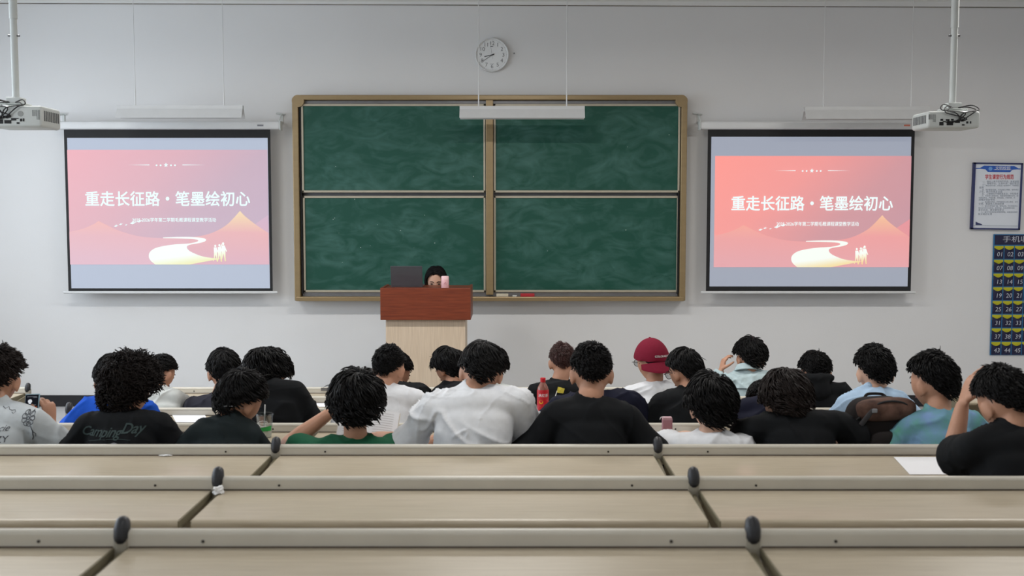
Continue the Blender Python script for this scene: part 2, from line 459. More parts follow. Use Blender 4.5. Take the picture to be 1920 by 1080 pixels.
# ------------------------------------------------------------------ blackboard
Yb = 10.70
def rect(xa, ya, xb, yb, Y): a = P(xa, ya, Y); b = P(xb, yb, Y); return a.x, b.z, b.x, a.z     # x0, z0, x1, z1
def board_mat():
    m = bpy.data.materials.new('chalkboard green'); m.use_nodes = True
    N = m.node_tree.nodes; L = m.node_tree.links; b = N['Principled BSDF']
    tc = N.new('ShaderNodeTexCoord'); mp = N.new('ShaderNodeMapping'); mp.inputs['Rotation'].default_value = (0, 0.5, 0); mp.inputs['Scale'].default_value = (1.0, 1, 2.0)
    L.new(tc.outputs['Object'], mp.inputs[0])
    n1 = N.new('ShaderNodeTexNoise'); n1.inputs['Scale'].default_value = 1.6; n1.inputs['Detail'].default_value = 6; n1.inputs['Distortion'].default_value = 1.4
    n2 = N.new('ShaderNodeTexNoise'); n2.inputs['Scale'].default_value = 3.2; n2.inputs['Detail'].default_value = 7; n2.inputs['Distortion'].default_value = 2.0
    L.new(mp.outputs[0], n1.inputs[0]); L.new(mp.outputs[0], n2.inputs[0])
    mul = N.new('ShaderNodeMath'); mul.operation = 'MULTIPLY'; L.new(n1.outputs[0], mul.inputs[0]); L.new(n2.outputs[0], mul.inputs[1])
    rp = N.new('ShaderNodeValToRGB'); e = rp.color_ramp.elements
    e[0].position = 0.18; e[0].color = (*lin((24, 76, 63)), 1); e[1].position = 0.52; e[1].color = (*lin((70, 110, 102)), 1)
    L.new(mul.outputs[0], rp.inputs[0])
    vo = N.new('ShaderNodeTexVoronoi'); vo.inputs['Scale'].default_value = 9; L.new(tc.outputs['Object'], vo.inputs['Vector'])
    lt = N.new('ShaderNodeMath'); lt.operation = 'LESS_THAN'; lt.inputs[1].default_value = 0.035; L.new(vo.outputs['Distance'], lt.inputs[0])
    n3 = N.new('ShaderNodeTexNoise'); n3.inputs['Scale'].default_value = 1.1; L.new(tc.outputs['Object'], n3.inputs[0])
    gt = N.new('ShaderNodeMath'); gt.operation = 'GREATER_THAN'; gt.inputs[1].default_value = 0.53; L.new(n3.outputs[0], gt.inputs[0])
    m2 = N.new('ShaderNodeMath'); m2.operation = 'MULTIPLY'; L.new(lt.outputs[0], m2.inputs[0]); L.new(gt.outputs[0], m2.inputs[1])
    mx = N.new('ShaderNodeMix'); mx.data_type = 'RGBA'; L.new(m2.outputs[0], mx.inputs[0]); L.new(rp.outputs[0], mx.inputs[6]); mx.inputs[7].default_value = (0.5, 0.55, 0.52, 1)
    L.new(mx.outputs[2], b.inputs['Base Color']); b.inputs['Roughness'].default_value = 0.55; b.inputs['Specular IOR Level'].default_value = 0.3
    return m
M_board = board_mat()
M_chalk = mat('chalk', (226, 226, 220), 0.9)
xl, xr = P(550, 370, Yb - 0.04).x, P(1287, 370, Yb - 0.04).x
zt, zb = P(918, 178, Yb - 0.04).z, P(918, 564, Yb - 0.04).z
bb = thing('blackboard', (0.5 * (xl + xr), YW, zb), 'large green four-panel chalkboard in a bronze frame on the front wall', 'blackboard')
def bar(name, x0, z0, x1, z1, y0, y1, m, par, bev=0.004):
    b = MB(); b.box((x0, y0, z0), (x1, y1, z1), bev); return b.build(name, m, par)
px = 4.0 / 744
bk = bar('backing', xl + 0.02, zb + 0.02, xr - 0.02, zt - 0.02, YW - 0.03, YW - 0.005, M_grey, bb, 0)
bar('top_frame', xl + 0.06, zt - 0.05, xr - 0.06, zt, Yb - 0.05, YW, M_bronze, bb, 0.008)
for x in (xl, xr - 0.06):
    bar('side_frame', x, zb + 0.0, x + 0.06, zt - 0.03, Yb - 0.05, YW, M_bronze, bb, 0.008)
    bar('groove', x + (0.066 if x == xl else -0.02), zb + 0.07, x + (0.08 if x == xl else -0.006), zt - 0.055, Yb - 0.02, YW - 0.01, M_black, bb, 0)
for x, s_ in ((xl, 1), (xr, -1)):
    c = MB(); c.cyl((x + s_ * 0.06, Yb - 0.052, zt - 0.06), (x + s_ * 0.06, YW, zt - 0.06), 0.06, 24)
    c.build('frame_corner', M_bronze, bb, True)
bar('top_track', xl + 0.07, zt - 0.085, xr - 0.07, zt - 0.05, Yb - 0.0, YW - 0.02, M_grey, bb)
xm = P(918, 370, Yb).x
bar('middle_post', xm - 0.035, zb + 0.06, xm + 0.037, zt - 0.05, Yb - 0.045, YW - 0.02, M_bronze, bb)
zmid0, zmid1 = P(918, 367, Yb - 0.03).z, P(918, 361, Yb - 0.03).z
ztray = P(918, 556, Yb - 0.04).z
for xa, xb in ((xl + 0.085, xm - 0.04), (xm + 0.042, xr - 0.066)):
    for za_, zb_, y in ((zmid1, zt - 0.085, Yb - 0.015), (ztray + 0.04, zmid0, Yb + 0.01)):
        pn = bar('chalk_panel', xa, za_, xb, zb_, y, y + 0.02, M_board, bb, 0)
        for nm, a in (('panel_frame', (xa, za_, xa + 0.02, zb_)), ('panel_frame', (xb - 0.02, za_, xb, zb_)), ('panel_frame', (xa, zb_ - 0.022, xb, zb_)), ('panel_frame', (xa, za_, xb, za_ + 0.022))):
            bar(nm, *a, y - 0.012, y + 0.022, M_beige, pn, 0.003)
bar('tray_recess', xl + 0.07, ztray, xr - 0.07, ztray + 0.042, Yb + 0.012, YW - 0.03, M_grey, bb, 0)
bar('chalk_tray', xl + 0.02, zb, xr - 0.02, ztray, Yb - 0.09, YW, M_bronze, bb, 0.006)
def small(name, label, cat, px_, py_, Y, w, h, d, m, group=None, bev=0.004):
    q = P(px_, py_, Y); b = MB(); b.box((q.x - w / 2, Y - d / 2, q.z), (q.x + w / 2, Y + d / 2, q.z + h), bev)
    o = b.build(name, m); return tag(o, label, cat, group)
yt = Yb - 0.045
for nm, lb, ct, pxc, w, h, d, m in (('board_eraser', 'beige felt board eraser lying on the chalk tray', 'eraser', 942, 0.12, 0.03, 0.05, mat('felt', (200, 190, 170), 0.9)),
                                    ('chalk_stick', 'short white chalk stick on the tray between two erasers', 'chalk', 965, 0.045, 0.012, 0.012, M_chalk),
                                    ('board_eraser', 'red board eraser on the right half of the chalk tray', 'eraser', 989, 0.14, 0.032, 0.05, mat('red plastic', (176, 36, 48), 0.5))):
    q = P(pxc, 556, yt); b = MB(); b.box((q.x - w / 2, yt - d / 2, ztray), (q.x + w / 2, yt + d / 2, ztray + h), 0.004); tag(b.build(nm, m), lb, ct)

# ------------------------------------------------------------------ projection screens with the slide
def emit_mat(name, stops, axis_mix, strength=1.0, base=0.0, rough=0.8, off=-0.03):
    """projected picture: colours run along a direction of the slide (object coordinates 0..1)"""
    m = bpy.data.materials.new(name); m.use_nodes = True
    N = m.node_tree.nodes; L = m.node_tree.links; b = N['Principled BSDF']
    tc = N.new('ShaderNodeTexCoord'); dt = N.new('ShaderNodeVectorMath'); dt.operation = 'DOT_PRODUCT'
    dt.inputs[1].default_value = (axis_mix[0], 0, axis_mix[1]); L.new(tc.outputs['Object'], dt.inputs[0])
    nz = N.new('ShaderNodeTexNoise'); nz.inputs['Scale'].default_value = 1.5; L.new(tc.outputs['Object'], nz.inputs[0])
    ad = N.new('ShaderNodeMath'); ad.operation = 'MULTIPLY_ADD'; ad.inputs[1].default_value = 0.06; L.new(nz.outputs[0], ad.inputs[0]); L.new(dt.outputs['Value'], ad.inputs[2])
    rp = N.new('ShaderNodeValToRGB')
    while len(rp.color_ramp.elements) < len(stops): rp.color_ramp.elements.new(0.5)
    for e, (p, c) in zip(rp.color_ramp.elements, stops): e.position = p; e.color = (*lin(c), 1)
    a2 = N.new('ShaderNodeMath'); a2.operation = 'ADD'; a2.inputs[1].default_value = off; L.new(ad.outputs[0], a2.inputs[0]); L.new(a2.outputs[0], rp.inputs[0]); L.new(rp.outputs[0], b.inputs['Emission Color'])
    b.inputs['Emission Strength'].default_value = strength
    b.inputs['Base Color'].default_value = (base, base, base, 1); b.inputs['Roughness'].default_value = rough; b.inputs['Specular IOR Level'].default_value = 0.0
    return m

def curve_pts(pts, n=6):
    out, _ = catmull([Vector((x, 0, z)) for x, z in pts], [(0,)] * len(pts), n)
    return [(p.x, p.z) for p in out]

def slide_parts(sl, W, H, colors, loc):
    """everything drawn on the slide, in coordinates 0..1 of the picture"""
    Ms = Matrix.Translation(loc) @ Matrix.Diagonal((W, 1, H, 1))
    def put(name, polys, m, layer):
        mb = MB()
        for p in polys: mb.prism(p, -0.0012 * layer, -0.0012 * layer + 0.0010)
        o = mb.build(name, m, sl, False, True); o.matrix_basis = Ms; return o
    mt, hi, wh, riv, grd = colors
    put('distant_mountain', [curve_pts([(0.86, 0.25), (0.93, 0.35), (1.0, 0.435)], 4) + [(1, 0.1), (0.86, 0.1)]], mt, 1)
    left = curve_pts([(0, 0.285), (0.07, 0.315), (0.125, 0.355)], 4) + curve_pts([(0.148, 0.381), (0.19, 0.345), (0.26, 0.29), (0.36, 0.245), (0.47, 0.232), (0.60, 0.228)], 4)
    right = curve_pts([(0.60, 0.235), (0.70, 0.268), (0.78, 0.335), (0.83, 0.415)], 5) + curve_pts([(0.858, 0.47), (0.885, 0.42), (0.94, 0.345), (1.0, 0.275)], 4)
    put('mountain', [left + [(0.6, 0.0), (0.0, 0.0)]], grd, 2)
    put('mountain', [right + [(1, 0.0), (0.60, 0.0)]], hi, 2)
    outer = curve_pts([(0.47, 0.237), (0.55, 0.242), (0.63, 0.240), (0.678, 0.228), (0.683, 0.208), (0.655, 0.190), (0.60, 0.172), (0.588, 0.150), (0.605, 0.115), (0.66, 0.075), (0.72, 0.057), (0.76, 0.052)], 5)
    inner = curve_pts([(0.66, 0.02), (0.60, 0.0)], 1) + [(0.428, 0.0)] + curve_pts([(0.428, 0.0), (0.405, 0.035), (0.396, 0.075), (0.405, 0.115), (0.44, 0.150), (0.52, 0.175), (0.60, 0.185), (0.645, 0.205), (0.630, 0.222), (0.56, 0.228), (0.47, 0.231)], 5)
    put('river', [outer + inner], riv, 3)
    wk = []
    for k, (x, z, s) in enumerate(((0.731, 0.03, 0.98), (0.752, 0.025, 1.05), (0.771, 0.03, 1.12))):
        def q(pts): return [(x + a * 0.85 * s, z + b * 1.5 * s) for a, b in pts]
        wk.append(q([(0.006 * math.cos(a * PI / 4), 0.091 + 0.0075 * math.sin(a * PI / 4)) for a in range(8)]))
        wk.append(q([(-0.009, 0.082), (0.009, 0.082), (0.011, 0.045), (-0.008, 0.045)]))
        wk.append(q([(-0.008, 0.047), (0.003, 0.047), (-0.004, 0.02), (-0.011, 0.0), (-0.016, 0.0), (-0.009, 0.022)]))
        wk.append(q([(0.0, 0.047), (0.011, 0.047), (0.011, 0.02), (0.013, 0.0), (0.007, 0.0), (0.004, 0.022)]))
        wk.append(q([(0.008, 0.08), (0.02, 0.05), (0.016, 0.048), (0.006, 0.068)]))
    wk.append([(0.752, 0.145), (0.756, 0.147), (0.772, 0.195), (0.769, 0.196)])
    put('walking_figures', wk, riv, 4)
    bd = []
    for x, z, s in ((0.225, 0.335, 0.8), (0.25, 0.35, 0.7), (0.305, 0.36, 1.2), (0.34, 0.375, 1.0), (0.28, 0.345, 0.5)):
        bd.append([(x, z), (x + 0.012 * s, z + 0.012 * s), (x + 0.020 * s, z + 0.022 * s), (x + 0.015 * s, z + 0.008 * s), (x + 0.03 * s, z + 0.012 * s), (x + 0.012 * s, z - 0.006 * s)])
    put('birds', bd, wh, 4)
    star = [(0.493 + 0.012 * (1 if i % 2 == 0 else 0.42) * math.sin(i * PI / 5), 0.868 + 0.021 * (1 if i % 2 == 0 else 0.42) * math.cos(i * PI / 5)) for i in range(10)]
    deco = [star]
    for x in (0.446, 0.466, 0.518, 0.538): deco.append([(x + 0.0045 * math.cos(a * PI / 4), 0.866 + 0.0078 * math.sin(a * PI / 4)) for a in range(8)])
    deco.append([(0.30, 0.8685), (0.41, 0.8655), (0.41, 0.8725), (0.36, 0.8700)]); deco.append([(0.575, 0.8655), (0.69, 0.8685), (0.64, 0.8700), (0.575, 0.8725)])
    put('star_ornament', deco, wh, 4)
    def tx(name, body, u, v, hgt, wid, bold, m):
        at = Vector((loc[0] + u * W, loc[1] - 0.005, loc[2] + v * H))
        o = text(name, body, hgt, m, sl, at, bold=bold, extrude=0.0004, width=wid * W)
        return o
    tx('slide_title', '重走长征路・笔墨绘初心', 0.497, 0.565, 0.155, 0.825, 0.0026, wh)
    tx('slide_subtitle', '2025-2026学年第二学期毛概课程课堂教学活动', 0.528, 0.388, 0.045, 0.420, 0.0004, wh)

def screen(xa, xb, label, side, white, slide_rect, pal, hx0, hx1, logo):
    Y = 10.62
    x0, x1 = P(xa, 394, Y).x, P(xb, 394, Y).x
    xc = (xa + xb) / 2
    z1, z0 = P(xc, 240, Y).z, P(xc, 546, Y).z
    s = thing('projection_screen', ((x0 + x1) / 2, YW, z0), label, 'projection screen', 'projection screens on the front wall')
    f = MB(); f.box((x0, Y, z0), (x1, Y + 0.003, z1)); f.build('screen_cloth', M_black, s)
    wx0, wz0, wx1, wz1 = P(white[0], 400, Y).x, P(xc, white[3], Y).z, P(white[2], 400, Y).x, P(xc, white[1], Y).z
    w = MB(); w.box((0, -0.002, 0), (1, 0.0, 1)); wo = w.build('white_field', pal['blank'], s, False, True)
    wo.matrix_parent_inverse = world_of(s).inverted(); wo.matrix_basis = Matrix.Translation((wx0, Y, wz0)) @ Matrix.Diagonal((wx1 - wx0, 1, wz1 - wz0, 1))
    sx0, sz0, sx1, sz1 = P(slide_rect[0], 400, Y).x, P(xc, slide_rect[3], Y).z, P(slide_rect[2], 400, Y).x, P(xc, slide_rect[1], Y).z
    g = MB(); g.box((0, -0.002, 0), (1, 0.0, 1)); sl = g.build('projected_slide', pal['bg'], s, False, True)
    sl.matrix_parent_inverse = world_of(s).inverted(); sl.matrix_basis = Matrix.Translation((sx0, Y - 0.0022, sz0)) @ Matrix.Diagonal((sx1 - sx0, 1, sz1 - sz0, 1))
    # the drawn elements hang under the slide but keep their own scale
    class Par: pass
    inv = world_of(sl).inverted()
    before = set(SC.objects)
    slide_parts(None, sx1 - sx0, sz1 - sz0, (pal['mt'], pal['hi'], pal['wh'], pal['riv'], pal['grd']), Vector((sx0, Y - 0.0055, sz0)))
    for o in set(SC.objects) - before:
        o.parent = sl; o.matrix_parent_inverse = inv
    h0, h1 = P(hx0, 235, Y).x, P(hx1, 235, Y).x; zh0, zh1 = P(xc, 243, Y).z, P(xc, 228, Y).z
    h = MB(); h.box((h0, Y - 0.04, zh0), (h1, Y + 0.05, zh1), 0.02, 3); hs = h.build('roller_housing', M_white, s, True)
    for x in (h0 - 0.004, h1 - 0.004):
        c = MB(); c.box((x, Y - 0.045, zh0 - 0.006), (x + 0.012, Y + 0.055, zh1 + 0.006), 0.004); c.build('end_cap', M_greyw, hs)
    lg = MB(); lg.box((h1 - 0.22, Y - 0.042, zh0 + 0.03), (h1 - 0.16, Y - 0.039, zh0 + 0.046)); lg.build('maker_plate', logo, hs)
    for x, sg in ((h0 + 0.02, -1), (h1 - 0.02, 1)):
        b = MB(); b.box((x - 0.012, Y + 0.0, zh1 - 0.01), (x + 0.012, YW, zh1 + 0.012), 0.003); b.box((x - 0.012, YW - 0.012, zh1 - 0.01), (x + 0.012, YW, zh1 + 0.09), 0.003)
        b.tube([(x, YW - 0.012, zh1 + 0.085), (x + sg * 0.01, Y + 0.06, zh1 + 0.06), (x, Y + 0.02, zh1)], 0.006, 6, 3)
        b.tube([(x - 0.05, YW - 0.02, zh1 + 0.095), (x + 0.03, YW - 0.02, zh1 + 0.085)], 0.008, 6, 1)
        b.build('wall_bracket', M_grey if False else M_greyw, s)
    b = MB(); b.tube([(x0 - 0.04, Y, z0 - 0.012), (x1 + 0.04, Y, z0 - 0.012)], 0.013, 10, 1); b.build('bottom_bar', M_white, s, True)
    return s

def palette(k, bg, blank, grd, hi, mt, riv, wh, S=0.92, base=0.2):
    return dict(bg=emit_mat(k + ' slide sky', bg, (0.625, -0.375), S, base, off=0.35), blank=emit_mat(k + ' blank beam', blank, (0.3, 0.5), S, base),
                grd=emit_mat(k + ' slide hill', grd, (0.0, 1.0), S, base), hi=emit_mat(k + ' slide peak', hi, (0.0, 1.0), S, base), mt=emit_mat(k + ' slide far peak', mt, (0.0, 1.0), S, base),
                riv=emit_mat(k + ' slide river', riv, (-0.35, 1.4), S, base, off=0.27), wh=emit_mat(k + ' slide lettering', wh, (0, 1), S, base))
PAL_L = palette('left', [(0.0, (226, 152, 164)), (0.35, (210, 154, 168)), (0.62, (186, 154, 174)), (1, (180, 156, 182))], [(0.0, (160, 172, 194)), (1, (160, 172, 194))],
                [(0.05, (212, 166, 182)), (0.25, (218, 162, 172)), (0.40, (230, 166, 158))], [(0.0, (208, 158, 176)), (0.28, (222, 160, 164)), (0.42, (234, 200, 160)), (0.5, (240, 216, 170))],
                [(0.2, (206, 156, 178)), (0.45, (196, 160, 186))], [(0.04, (232, 214, 140)), (0.12, (232, 232, 180)), (0.22, (240, 250, 244))], [(0, (226, 250, 250)), (1, (226, 250, 250))])
PAL_R = palette('right', [(0.0, (252, 138, 128)), (0.35, (238, 138, 134)), (0.62, (200, 134, 142)), (1, (184, 134, 150))], [(0.0, (140, 148, 166)), (1, (140, 148, 166))],
                [(0.05, (222, 150, 156)), (0.25, (230, 146, 146)), (0.40, (242, 156, 138))], [(0.0, (222, 150, 156)), (0.28, (232, 144, 144)), (0.42, (238, 176, 140)), (0.5, (244, 200, 158))],
                [(0.2, (224, 132, 140)), (0.45, (224, 132, 140))], [(0.04, (238, 196, 120)), (0.12, (240, 220, 160)), (0.22, (244, 250, 242))], [(0, (236, 252, 252)), (1, (236, 252, 252))])
screen(124, 509, 'pull-down projection screen left of the blackboard showing a pale pink slide', 'l', (130, 258.5, 504, 540.5), (129.5, 281, 503.5, 496), PAL_L, 102, 526, mat('grey print', (120, 120, 126), 0.6))
screen(1325.5, 1711.5, 'pull-down projection screen right of the blackboard showing a red slide', 'r', (1332, 256.5, 1705, 537), (1339.5, 292.5, 1706, 501), PAL_R, 1311, 1734, mat('orange print', (214, 120, 96), 0.6))

# ------------------------------------------------------------------ clock
q = P(922.5, 103, YW - 0.03); R_ = 0.168
ck = thing('wall_clock', (q.x, YW, q.z - R_), 'round white clock with thin numerals above the blackboard', 'clock')
Mc = Matrix.Translation((q.x, YW, q.z)) @ Matrix.Rotation(PI / 2, 4, 'X')
b = MB(); b.lathe([(0.001, 0.0), (R_ - 0.006, 0.0), (R_, 0.012), (R_, 0.034), (R_ - 0.006, 0.04), (R_ - 0.014, 0.036), (R_ - 0.016, 0.026), (0.001, 0.026)], 64, Mc); b.build('case', M_white, ck, True)
b = MB(); b.lathe([(0.001, 0.024), (R_ - 0.015, 0.024), (R_ - 0.015, 0.028), (0.001, 0.028)], 64, Mc); b.build('dial', mat('dial white', (226, 228, 228), 0.5, var=0.01), ck)
yf = YW - 0.029
M_ink = mat('clock ink', (66, 66, 70), 0.6); M_hand = mat('clock hand', (26, 26, 30), 0.5)
for n in range(1, 13):
    a = n * PI / 6
    text('numeral', str(n), 0.055, M_ink, ck, Vector((q.x + 0.113 * math.sin(a), yf, q.z + 0.113 * math.cos(a))), bold=-0.0006, extrude=0.0004)
b = MB()
for n in range(60):
    a = n * PI / 30; r = 0.0022 if n % 5 == 0 else 0.0013
    c = Vector((q.x + 0.1455 * math.sin(a), yf, q.z + 0.1455 * math.cos(a))); b.box(c - Vector((r, 0.0006, r)), c + Vector((r, 0.0006, r)))
b.build('minute_dots', M_ink, ck)
b = MB(); b.box((q.x - 0.016, yf - 0.0005, q.z + 0.080), (q.x + 0.012, yf + 0.001, q.z + 0.086)); b.box((q.x - 0.02, yf - 0.0005, q.z - 0.09), (q.x + 0.02, yf + 0.001, q.z - 0.088)); b.build('dial_print', M_ink, ck)
def hand(name, ang, ln, back, w, y):
    b = MB(); b.box((-w, -0.001, -back), (w, 0.001, ln), 0.0005, 1, Matrix.Translation((q.x, y, q.z)) @ Matrix.Rotation(math.radians(ang), 4, 'Y')); b.build(name, M_hand, ck)
hand('hour_hand', 258, 0.078, 0.024, 0.0034, yf - 0.003); hand('minute_hand', 236, 0.115, 0.026, 0.0017, yf - 0.005); hand('second_hand', 352, 0.13, 0.036, 0.0006, yf - 0.007)
b = MB(); b.cyl((q.x, yf, q.z), (q.x, yf - 0.009, q.z), 0.006, 16); b.build('hand_pin', M_hand, ck)

# ------------------------------------------------------------------ board lamps hung from the ceiling
def hanging_lamp(xa, xb, ytop, ybot, Y, rods, label, group, lit=False, name='hanging_lamp', coords=None):
    if coords: x0, x1, zt_, zb_, rx = coords
    else:
        x0, x1 = P(xa, 210, Y).x, P(xb, 210, Y).x; xc = (xa + xb) / 2
        zt_, zb_ = P(xc, ytop, Y).z, P(xc, ybot, Y).z; rx = [P(r, ytop, Y).x for r in rods]
    t = thing(name, ((x0 + x1) / 2, Y, zb_), label, 'lamp', group)
    h = zt_ - zb_
    b = MB()
    sec = [(-0.022, zt_), (0.022, zt_), (0.024, zt_ - 0.26 * h), (0.075, zb_), (0.070, zb_), (0.019, zt_ - 0.36 * h), (-0.019, zt_ - 0.36 * h), (-0.070, zb_), (-0.075, zb_), (-0.024, zt_ - 0.26 * h)]
    v = [(x, Y + a, z) for x in (x0, x1) for a, z in sec]; n = len(sec)
    b.add(v, [tuple(range(n)), tuple(reversed(range(n, 2 * n)))] + [(i, (i + 1) % n, (i + 1) % n + n, i + n) for i in range(n)])
    b.build('reflector', M_lamp, t)
    b = MB(); b.tube([(x0 + 0.02, Y, zb_ + 0.3 * h), (x1 - 0.02, Y, zb_ + 0.3 * h)], 0.012, 10, 1)
    b.build('tube', M_tube_on if lit else M_white, t, True)
    for x in rx:
        b = MB(); b.cyl((x, Y, zt_ - 0.005), (x, Y, ZC), 0.004, 8); b.cyl((x, Y, zt_), (x, Y, zt_ + 0.14), 0.006, 8); b.build('hanging_rod', M_white, t, True)
    return t
M_tube_on = emit_mat('glowing tube', [(0, (255, 250, 240)), (1, (255, 250, 240))], (1, 0), 5.0, 0.6)
GL = 'unlit blackboard lamps'
hanging_lamp(862, 1096, 199, 222.5, 10.15, (897.5, 1062.5), 'white hanging lamp in front of the blackboard', GL)
hanging_lamp(221, 456, 198, 222, 10.15, (254, 420), 'white hanging lamp above the left projection screen', GL)
hanging_lamp(1508, 1742, 200.5, 224, 10.15, (1543.5, 1708), 'white hanging lamp above the right projection screen', GL)

# ------------------------------------------------------------------ projectors
def projector(px_, py0, py1, wpx, Y, polex, label, flip):
    s = Y / 2000.0
    c = P(px_, (py0 + py1) / 2, Y); w = wpx * s / 2; z0 = P(px_, py1, Y).z; z1 = P(px_, py0, Y).z
    pole = P(polex[0], polex[1], Y + 0.14); xp, yp = pole.x, Y + 0.14
    t = thing('ceiling_projector', (c.x, Y + 0.14, z0), label, 'projector', 'ceiling projectors')
    b = MB(); d = 0.28; h = z1 - z0
    bm = bmesh.new(); bmesh.ops.create_cube(bm, size=1)
    for v in bm.verts: v.co = Vector((c.x + v.co.x * 2 * w, Y + d / 2 + v.co.y * d, z0 + h * 0.5 + v.co.z * h))
    bmesh.ops.bevel(bm, geom=bm.edges[:], offset=0.018, segments=3, profile=0.5, affect='EDGES')
    bm.verts.index_update(); b.add([v.co[:] for v in bm.verts], [[v.index for v in f.verts] for f in bm.faces]); bm.free()
    body = b.build('housing', M_greyw, t, True, angle=50)
    e = w * 2
    def face(name, u0, v0, u1, v1, m, dep=0.003):
        q = MB(); q.box((c.x - w + u0 * e, Y - dep, z0 + v0 * h), (c.x - w + u1 * e, Y + 0.01, z0 + v1 * h), 0.0008, 1); return q.build(name, m, body)
    for u, v, a, bq in ((0.24, 0.42, 0.05, 0.12), (0.34, 0.42, 0.07, 0.10), (0.44, 0.44, 0.05, 0.10), (0.52, 0.30, 0.09, 0.11), (0.36, 0.16, 0.12, 0.16), (0.22, 0.15, 0.08, 0.2), (0.65, 0.14, 0.05, 0.08), (0.73, 0.26, 0.04, 0.13), (0.80, 0.26, 0.025, 0.14), (0.62, 0.38, 0.06, 0.03)):
        if flip: u = u * 0.75 + 0.06
        face('port', u, v, u + a, v + bq, M_black)
    q = MB(); q.cyl((c.x - w + 0.62 * e, Y - 0.003, z0 + 0.62 * h), (c.x - w + 0.62 * e, Y + 0.01, z0 + 0.62 * h), 0.017, 20); q.build('speaker_grille', mat('grille grey', (150, 152, 150), 0.6), body)
    xs = c.x + w if flip else c.x - w
    for k in range(9):
        q = MB(); yy = Y + 0.03 + k * 0.025; q.box((xs - 0.003, yy, z0 + 0.3 * h), (xs + 0.003, yy + 0.011, z0 + 0.78 * h)); q.build('vent_slot', M_grey, body)
    for k in range(7):
        u0 = (0.83 + 0.02 * k) if flip else (0.02 + 0.02 * k)
        face('vent_slot', u0, 0.34 if k > 3 else 0.50, u0 + 0.010, 0.80, mat('vent dark', (104, 108, 108), 0.7), 0.001)
    lens = MB(); lens.cyl((c.x - w * 0.3, Y + d - 0.01, z0 + 0.5 * h), (c.x - w * 0.3, Y + d + 0.03, z0 + 0.5 * h), 0.036, 24); lens.build('lens', M_black, t, True)
    m = MB(); m.box((xp - 0.075, yp - 0.06, z1 + 0.018), (xp + 0.075, yp + 0.06, z1 + 0.026), 0.003)
    for sx in (-1, 1):
        for sy in (-1, 1): m.cyl((xp + sx * 0.06, yp + sy * 0.045, z1 - 0.004), (xp + sx * 0.075, yp + sy * 0.055, z1 + 0.02), 0.006, 8)
    m.box((xp - 0.045, yp - 0.045, z1 + 0.026), (xp + 0.045, yp + 0.045, z1 + 0.062), 0.004)
    m.build('ceiling_mount', M_greyw, t)
    p = MB(); p.cyl((xp, yp, z1 + 0.06), (xp, yp, ZC), 0.021, 20); p.cyl((xp, yp, z1 + 0.55), (xp, yp, ZC), 0.0245, 20); pl = p.build('pole', M_greyw, t, True)
    for sx in (-1, 1):
        b = MB(); zq = P(polex[0], 67, yp).z; b.cyl((xp + sx * 0.018, yp, zq), (xp + sx * 0.036, yp, zq), 0.007, 8); b.build('bolt', M_grey, pl)
    r = random.Random(3 if flip else 5)
    for k in range(5):
        cbl = MB(); sx = (-1, 1, -1, 1, -1)[k]
        pts = [(xp + 0.02 * sx, yp - 0.05, z1 + 0.03), (xp + sx * (0.05 + 0.012 * k), yp - 0.10, z1 + 0.022 + 0.006 * k), (xp + sx * (0.09 + 0.008 * k), yp - 0.14, z1 + 0.006), (xp + sx * (0.10 - 0.03 * k), Y - 0.018, z1 - 0.015), (xp - 0.02 * k + 0.03, Y - 0.014, z0 + h * (0.55 - 0.05 * k)), (xp - 0.03 * k, Y + 0.004, z0 + h * 0.4)]
        cbl.tube(pts, 0.0036, 8, 5); cbl.build('cable', M_black, t, True)
    return t
projector(26, 198, 238, 104, 6.6, (30, 188), 'white ceiling projector on a pole at the left edge, above the left screen', True)
projector(1789, 208, 240, 98, 6.9, (1786, 188), 'white ceiling projector on a pole beside the right screen', False)

# ------------------------------------------------------------------ lectern and what stands on it
ly = 9.4
xa, xb = P(713, 570, ly).x, P(882.5, 570, ly).x; z1 = P(800, 540, ly).z; z0 = P(800, 600, ly).z
le = thing('lectern', ((xa + xb) / 2, ly + 0.25, STAGE), 'tall lectern with a mahogany top box on a pale wood base', 'lectern')
b = MB(); b.box((xa, ly, z0), (xb, ly + 0.022, z1), 0.002); b.build('front_board', M_mahog, le)
for x in (xa, xb - 0.022):
    b = MB(); b.box((x, ly + 0.022, z0), (x + 0.022, ly + 0.50, z1), 0.002); b.build('side_board', M_mahog, le)
b = MB(); b.box((xa + 0.022, ly + 0.022, z1 - 0.03), (xb - 0.022, ly + 0.50, z1 - 0.008), 0.001); b.build('top_board', M_mahog, le)
b = MB(); b.box((xa + 0.022, ly + 0.022, z0), (xb - 0.022, ly + 0.50, z0 + 0.02), 0.001); b.build('bottom_board', M_mahog, le)
la, lb = P(723.5, 640, ly + 0.05).x, P(872.5, 640, ly + 0.05).x
b = MB(); b.box((la, ly + 0.05, STAGE), (lb, ly + 0.47, z0), 0.003); b.build('base_cabinet', M_oak, le)
b = MB(); b.box((la + 0.02, ly + 0.06, STAGE), (lb - 0.02, ly + 0.46, STAGE + 0.05)); b.build('plinth', M_black, le)
top = z1 - 0.008
Yl = ly + 0.22
la, lb = P(733, 530, Yl).x, P(792.5, 530, Yl).x; zl = P(760, 523, Yl).z
lt = thing('laptop', ((la + lb) / 2, Yl, top), 'open grey laptop standing on the lectern', 'laptop')
b = MB(); b.box((la, Yl + 0.01, top), (lb, Yl + 0.22, top + 0.016), 0.004); b.build('keyboard_base', mat('laptop grey', (92, 94, 100), 0.4, 0.5, var=0.03), lt)
Rl = Matrix.Translation((0, Yl + 0.012, top + 0.010)) @ Matrix.Rotation(math.radians(14), 4, 'X')
hl = max(0.19, (zl - top) / math.cos(math.radians(14)))
